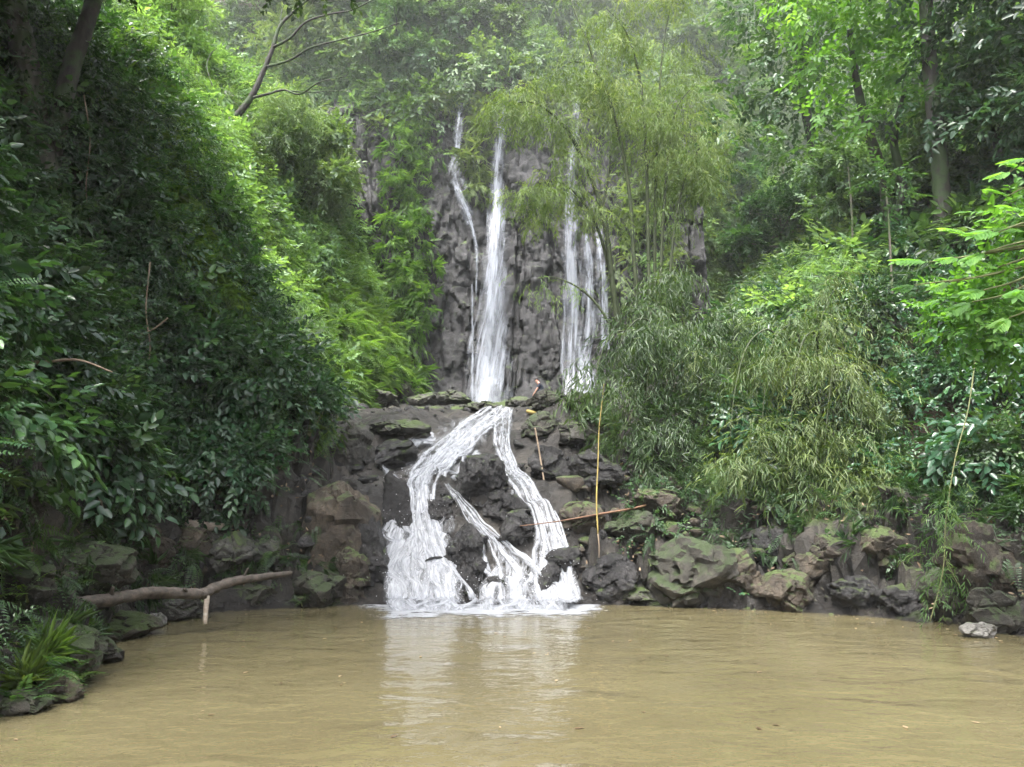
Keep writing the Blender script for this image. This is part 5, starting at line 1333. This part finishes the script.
for kind, px, py, s, place in PLANTS:
    pr = PL[kind]
    t = pr if kind not in seen else copy_tree(pr)
    seen.add(kind)
    p = hit(px, py)
    nm = normal_at(np.array([p[0]]), np.array([p[1]]), .3)[0]
    t.location = p + np.array([nm[0], nm[1], 0]) * .25 * s - V(0, 0, .04)
    t.rotation_euler = (rng.normal(0, .08) - nm[1] * .3, rng.normal(0, .08) + nm[0] * .3, rng.uniform(0, 6.28)); t.scale = (s,) * 3
    t['label'] = LK[kind] + ' ' + place
    t['group'] = 'plants standing out on the banks and slopes'

# ------------------------------------------------------------------ person crouching by the big boulder
def skin_mesh(name, joints, bones, mat, parent, levels=2):
    me = bpy.data.meshes.new(name); me.from_pydata([j[:3] for j in joints], bones, []); me.materials.append(mat)
    o = bpy.data.objects.new(name, me); COL.objects.link(o); o.parent = parent
    o.modifiers.new('skin', 'SKIN')
    if not me.skin_vertices: me.attributes  # layer is made with the modifier
    if not me.skin_vertices:
        import bmesh
        bm = bmesh.new(); bm.from_mesh(me); bm.verts.layers.skin.verify(); bm.to_mesh(me); bm.free()
    for sv, j in zip(me.skin_vertices[0].data, joints): sv.radius = (j[3], j[3])
    me.skin_vertices[0].data[0].use_root = True
    sd = o.modifiers.new('smooth', 'SUBSURF'); sd.levels = levels; sd.render_levels = levels
    return o
SKIN = flat_mat('skin', (.5, .27, .2), .5); NAVY = flat_mat('navy_cloth', (.012, .018, .035), .8); HAIRM = flat_mat('dark_hair', (.012, .009, .007), .5)
pp = at(541, 392, 27.2)
pz = float(hgt(np.array([pp[0]]), np.array([pp[1]]))[0])
person = empty('person', (pp[0], pp[1], max(pz, pp[2] - .25)), 'person in dark clothes crouching on the rocks below the upper falls', 'person')
J = [(.08, 0, .30, .12), (.02, 0, .46, .12), (-.05, 0, .62, .13), (-.12, 0, .72, .06), (-.19, 0, .80, .085), (-.22, 0, .87, .075),      # pelvis..head
     (-.06, -.17, .66, .055), (-.16, -.22, .45, .042), (-.27, -.2, .28, .032), (-.31, -.2, .22, .028),                                      # near arm, hand
     (-.06, .17, .66, .055), (-.18, .22, .47, .042), (-.27, .2, .30, .032), (-.31, .2, .24, .028),
     (.06, -.1, .28, .085), (-.2, -.15, .40, .065), (-.06, -.14, .07, .045), (-.18, -.15, .03, .035),                                       # near leg
     (.06, .1, .28, .085), (-.2, .15, .40, .065), (-.06, .14, .07, .045), (-.18, .15, .03, .035)]
Bn = [(0, 1), (1, 2), (2, 3), (3, 4), (4, 5), (2, 6), (6, 7), (7, 8), (8, 9), (2, 10), (10, 11), (11, 12), (12, 13), (0, 14), (14, 15), (15, 16), (16, 17), (0, 18), (18, 19), (19, 20), (20, 21)]
for side, hnd in ((-1, 9), (1, 13)):
    for k in range(5):
        b = len(J); x, y, z = J[hnd][:3]
        J.append((x - .035 + (.02 if k == 4 else 0), y + (k - 1.5) * .016 * side if k < 4 else y - side * .035, z - .03, .0095)); J.append((x - .06 + (.02 if k == 4 else 0), y + (k - 1.5) * .018 * side if k < 4 else y - side * .045, z - .075, .0085))
        Bn += [(hnd, b), (b, b + 1)]
body = skin_mesh('body', J, Bn, SKIN, person)
sJ = [(j[0], j[1], j[2], j[3] * 1.14) for j in J[:22]]
cl_idx = [0, 1, 2, 6, 7, 10, 11, 14, 15, 16, 18, 19, 20]; mp_ = {a: i for i, a in enumerate(cl_idx)}
skin_mesh('clothing', [sJ[i] for i in cl_idx], [(mp_[a], mp_[b]) for a, b in Bn[:21] if a in mp_ and b in mp_], NAVY, person)
person.scale = (.8, .8, .8)
hv, hf = ico(3); hv = hv * np.array([.092, .085, .085]); hv = hv[:]
keep = {i for i in range(len(hv)) if hv[i, 2] > -.01 or hv[i, 0] > .035}
mesh_obj('hair', hv + V(-.195, 0, .875), [tuple(map(int, t)) for t in hf if all(int(i) in keep for i in t)], HAIRM, person, smooth=True)

# ------------------------------------------------------------------ haze, sky, sun, camera
import bmesh
bm = bmesh.new(); bmesh.ops.create_cube(bm, size=1)
zlo, zhi = float(TH.min()) - 1, float(TH.max()) + 6
bm_v = np.array([(1 if v.co.x > 0 else -1, 1 if v.co.y > 0 else -1, 1 if v.co.z > 0 else -1) for v in bm.verts], float)
hf_ = [tuple(v.index for v in f.verts) for f in bm.faces]; bm.free()
hm, nt, out = newmat('haze')
pv = N(nt, 'ShaderNodeVolumePrincipled'); pv.inputs['Color'].default_value = (.94, .97, 1, 1); pv.inputs['Density'].default_value = .0006; pv.inputs['Anisotropy'].default_value = .1
nt.links.new(pv.outputs[0], out.inputs['Volume'])
hz = mesh_obj('haze', np.where(bm_v > 0, [48, 70, zhi], [-46, -42, zlo]), hf_, hm)
tag(hz, 'pale misty air filling the gorge', 'haze', kind='stuff')

v_, f_ = ico(3)
mm, nt, out = newmat('mist')
pv = N(nt, 'ShaderNodeVolumePrincipled'); pv.inputs['Color'].default_value = (.95, .975, 1, 1); pv.inputs['Density'].default_value = .0072
nt.links.new(pv.outputs[0], out.inputs['Volume'])
ms = mesh_obj('mist', v_ * np.array([30, 18, 20]) + V(-1, 46, 25), f_, mm)
tag(ms, 'spray mist hanging round the upper falls and the slope above them', 'mist', kind='stuff')

EL, AZ = R(66), R(205)      # sun elevation; azimuth measured clockwise from +y (into the picture)
w = bpy.data.worlds.new('World'); scene.world = w; w.use_nodes = True
nt = w.node_tree; bg = nt.nodes['Background']
sky = nt.nodes.new('ShaderNodeTexSky'); sky.sky_type = 'NISHITA'; sky.sun_disc = False
sky.sun_elevation = EL; sky.sun_rotation = AZ; sky.air_density = 1.0; sky.dust_density = 4.0; sky.ozone_density = 1.0
hs = nt.nodes.new('ShaderNodeHueSaturation'); hs.inputs['Saturation'].default_value = .35
nt.links.new(sky.outputs[0], hs.inputs['Color']); nt.links.new(hs.outputs[0], bg.inputs[0]); bg.inputs[1].default_value = .15
sd = bpy.data.lights.new('sun', 'SUN'); sd.energy = 1.5; sd.angle = R(25); sd.color = (1, .97, .91)
so = bpy.data.objects.new('sun', sd); COL.objects.link(so)
dvec = Vector((math.sin(AZ) * math.cos(EL), math.cos(AZ) * math.cos(EL), math.sin(EL)))
so.rotation_euler = dvec.to_track_quat('Z', 'Y').to_euler(); so.location = (20, 10, 70)

cam = bpy.data.cameras.new('camera'); co = bpy.data.objects.new('camera', cam); COL.objects.link(co)
cam.sensor_width = 36; cam.sensor_fit = 'HORIZONTAL'; cam.lens = 36 * F / 1024; cam.clip_end = 1000; cam.clip_start = .05
co.location = CAM; co.rotation_euler = (R(90) + PITCH, 0, 0); scene.camera = co

scene.view_settings.view_transform = 'Standard'; scene.view_settings.look = 'None'; scene.view_settings.gamma = 1
scene.view_settings.exposure = 2.5
cy = scene.cycles
cy.use_denoising = True
cy.max_bounces = 6; cy.diffuse_bounces = 3; cy.glossy_bounces = 2; cy.transmission_bounces = 3; cy.transparent_max_bounces = 12; cy.volume_bounces = 1
cy.caustics_reflective = False; cy.caustics_refractive = False
cy.use_adaptive_sampling = True; cy.adaptive_threshold = .03
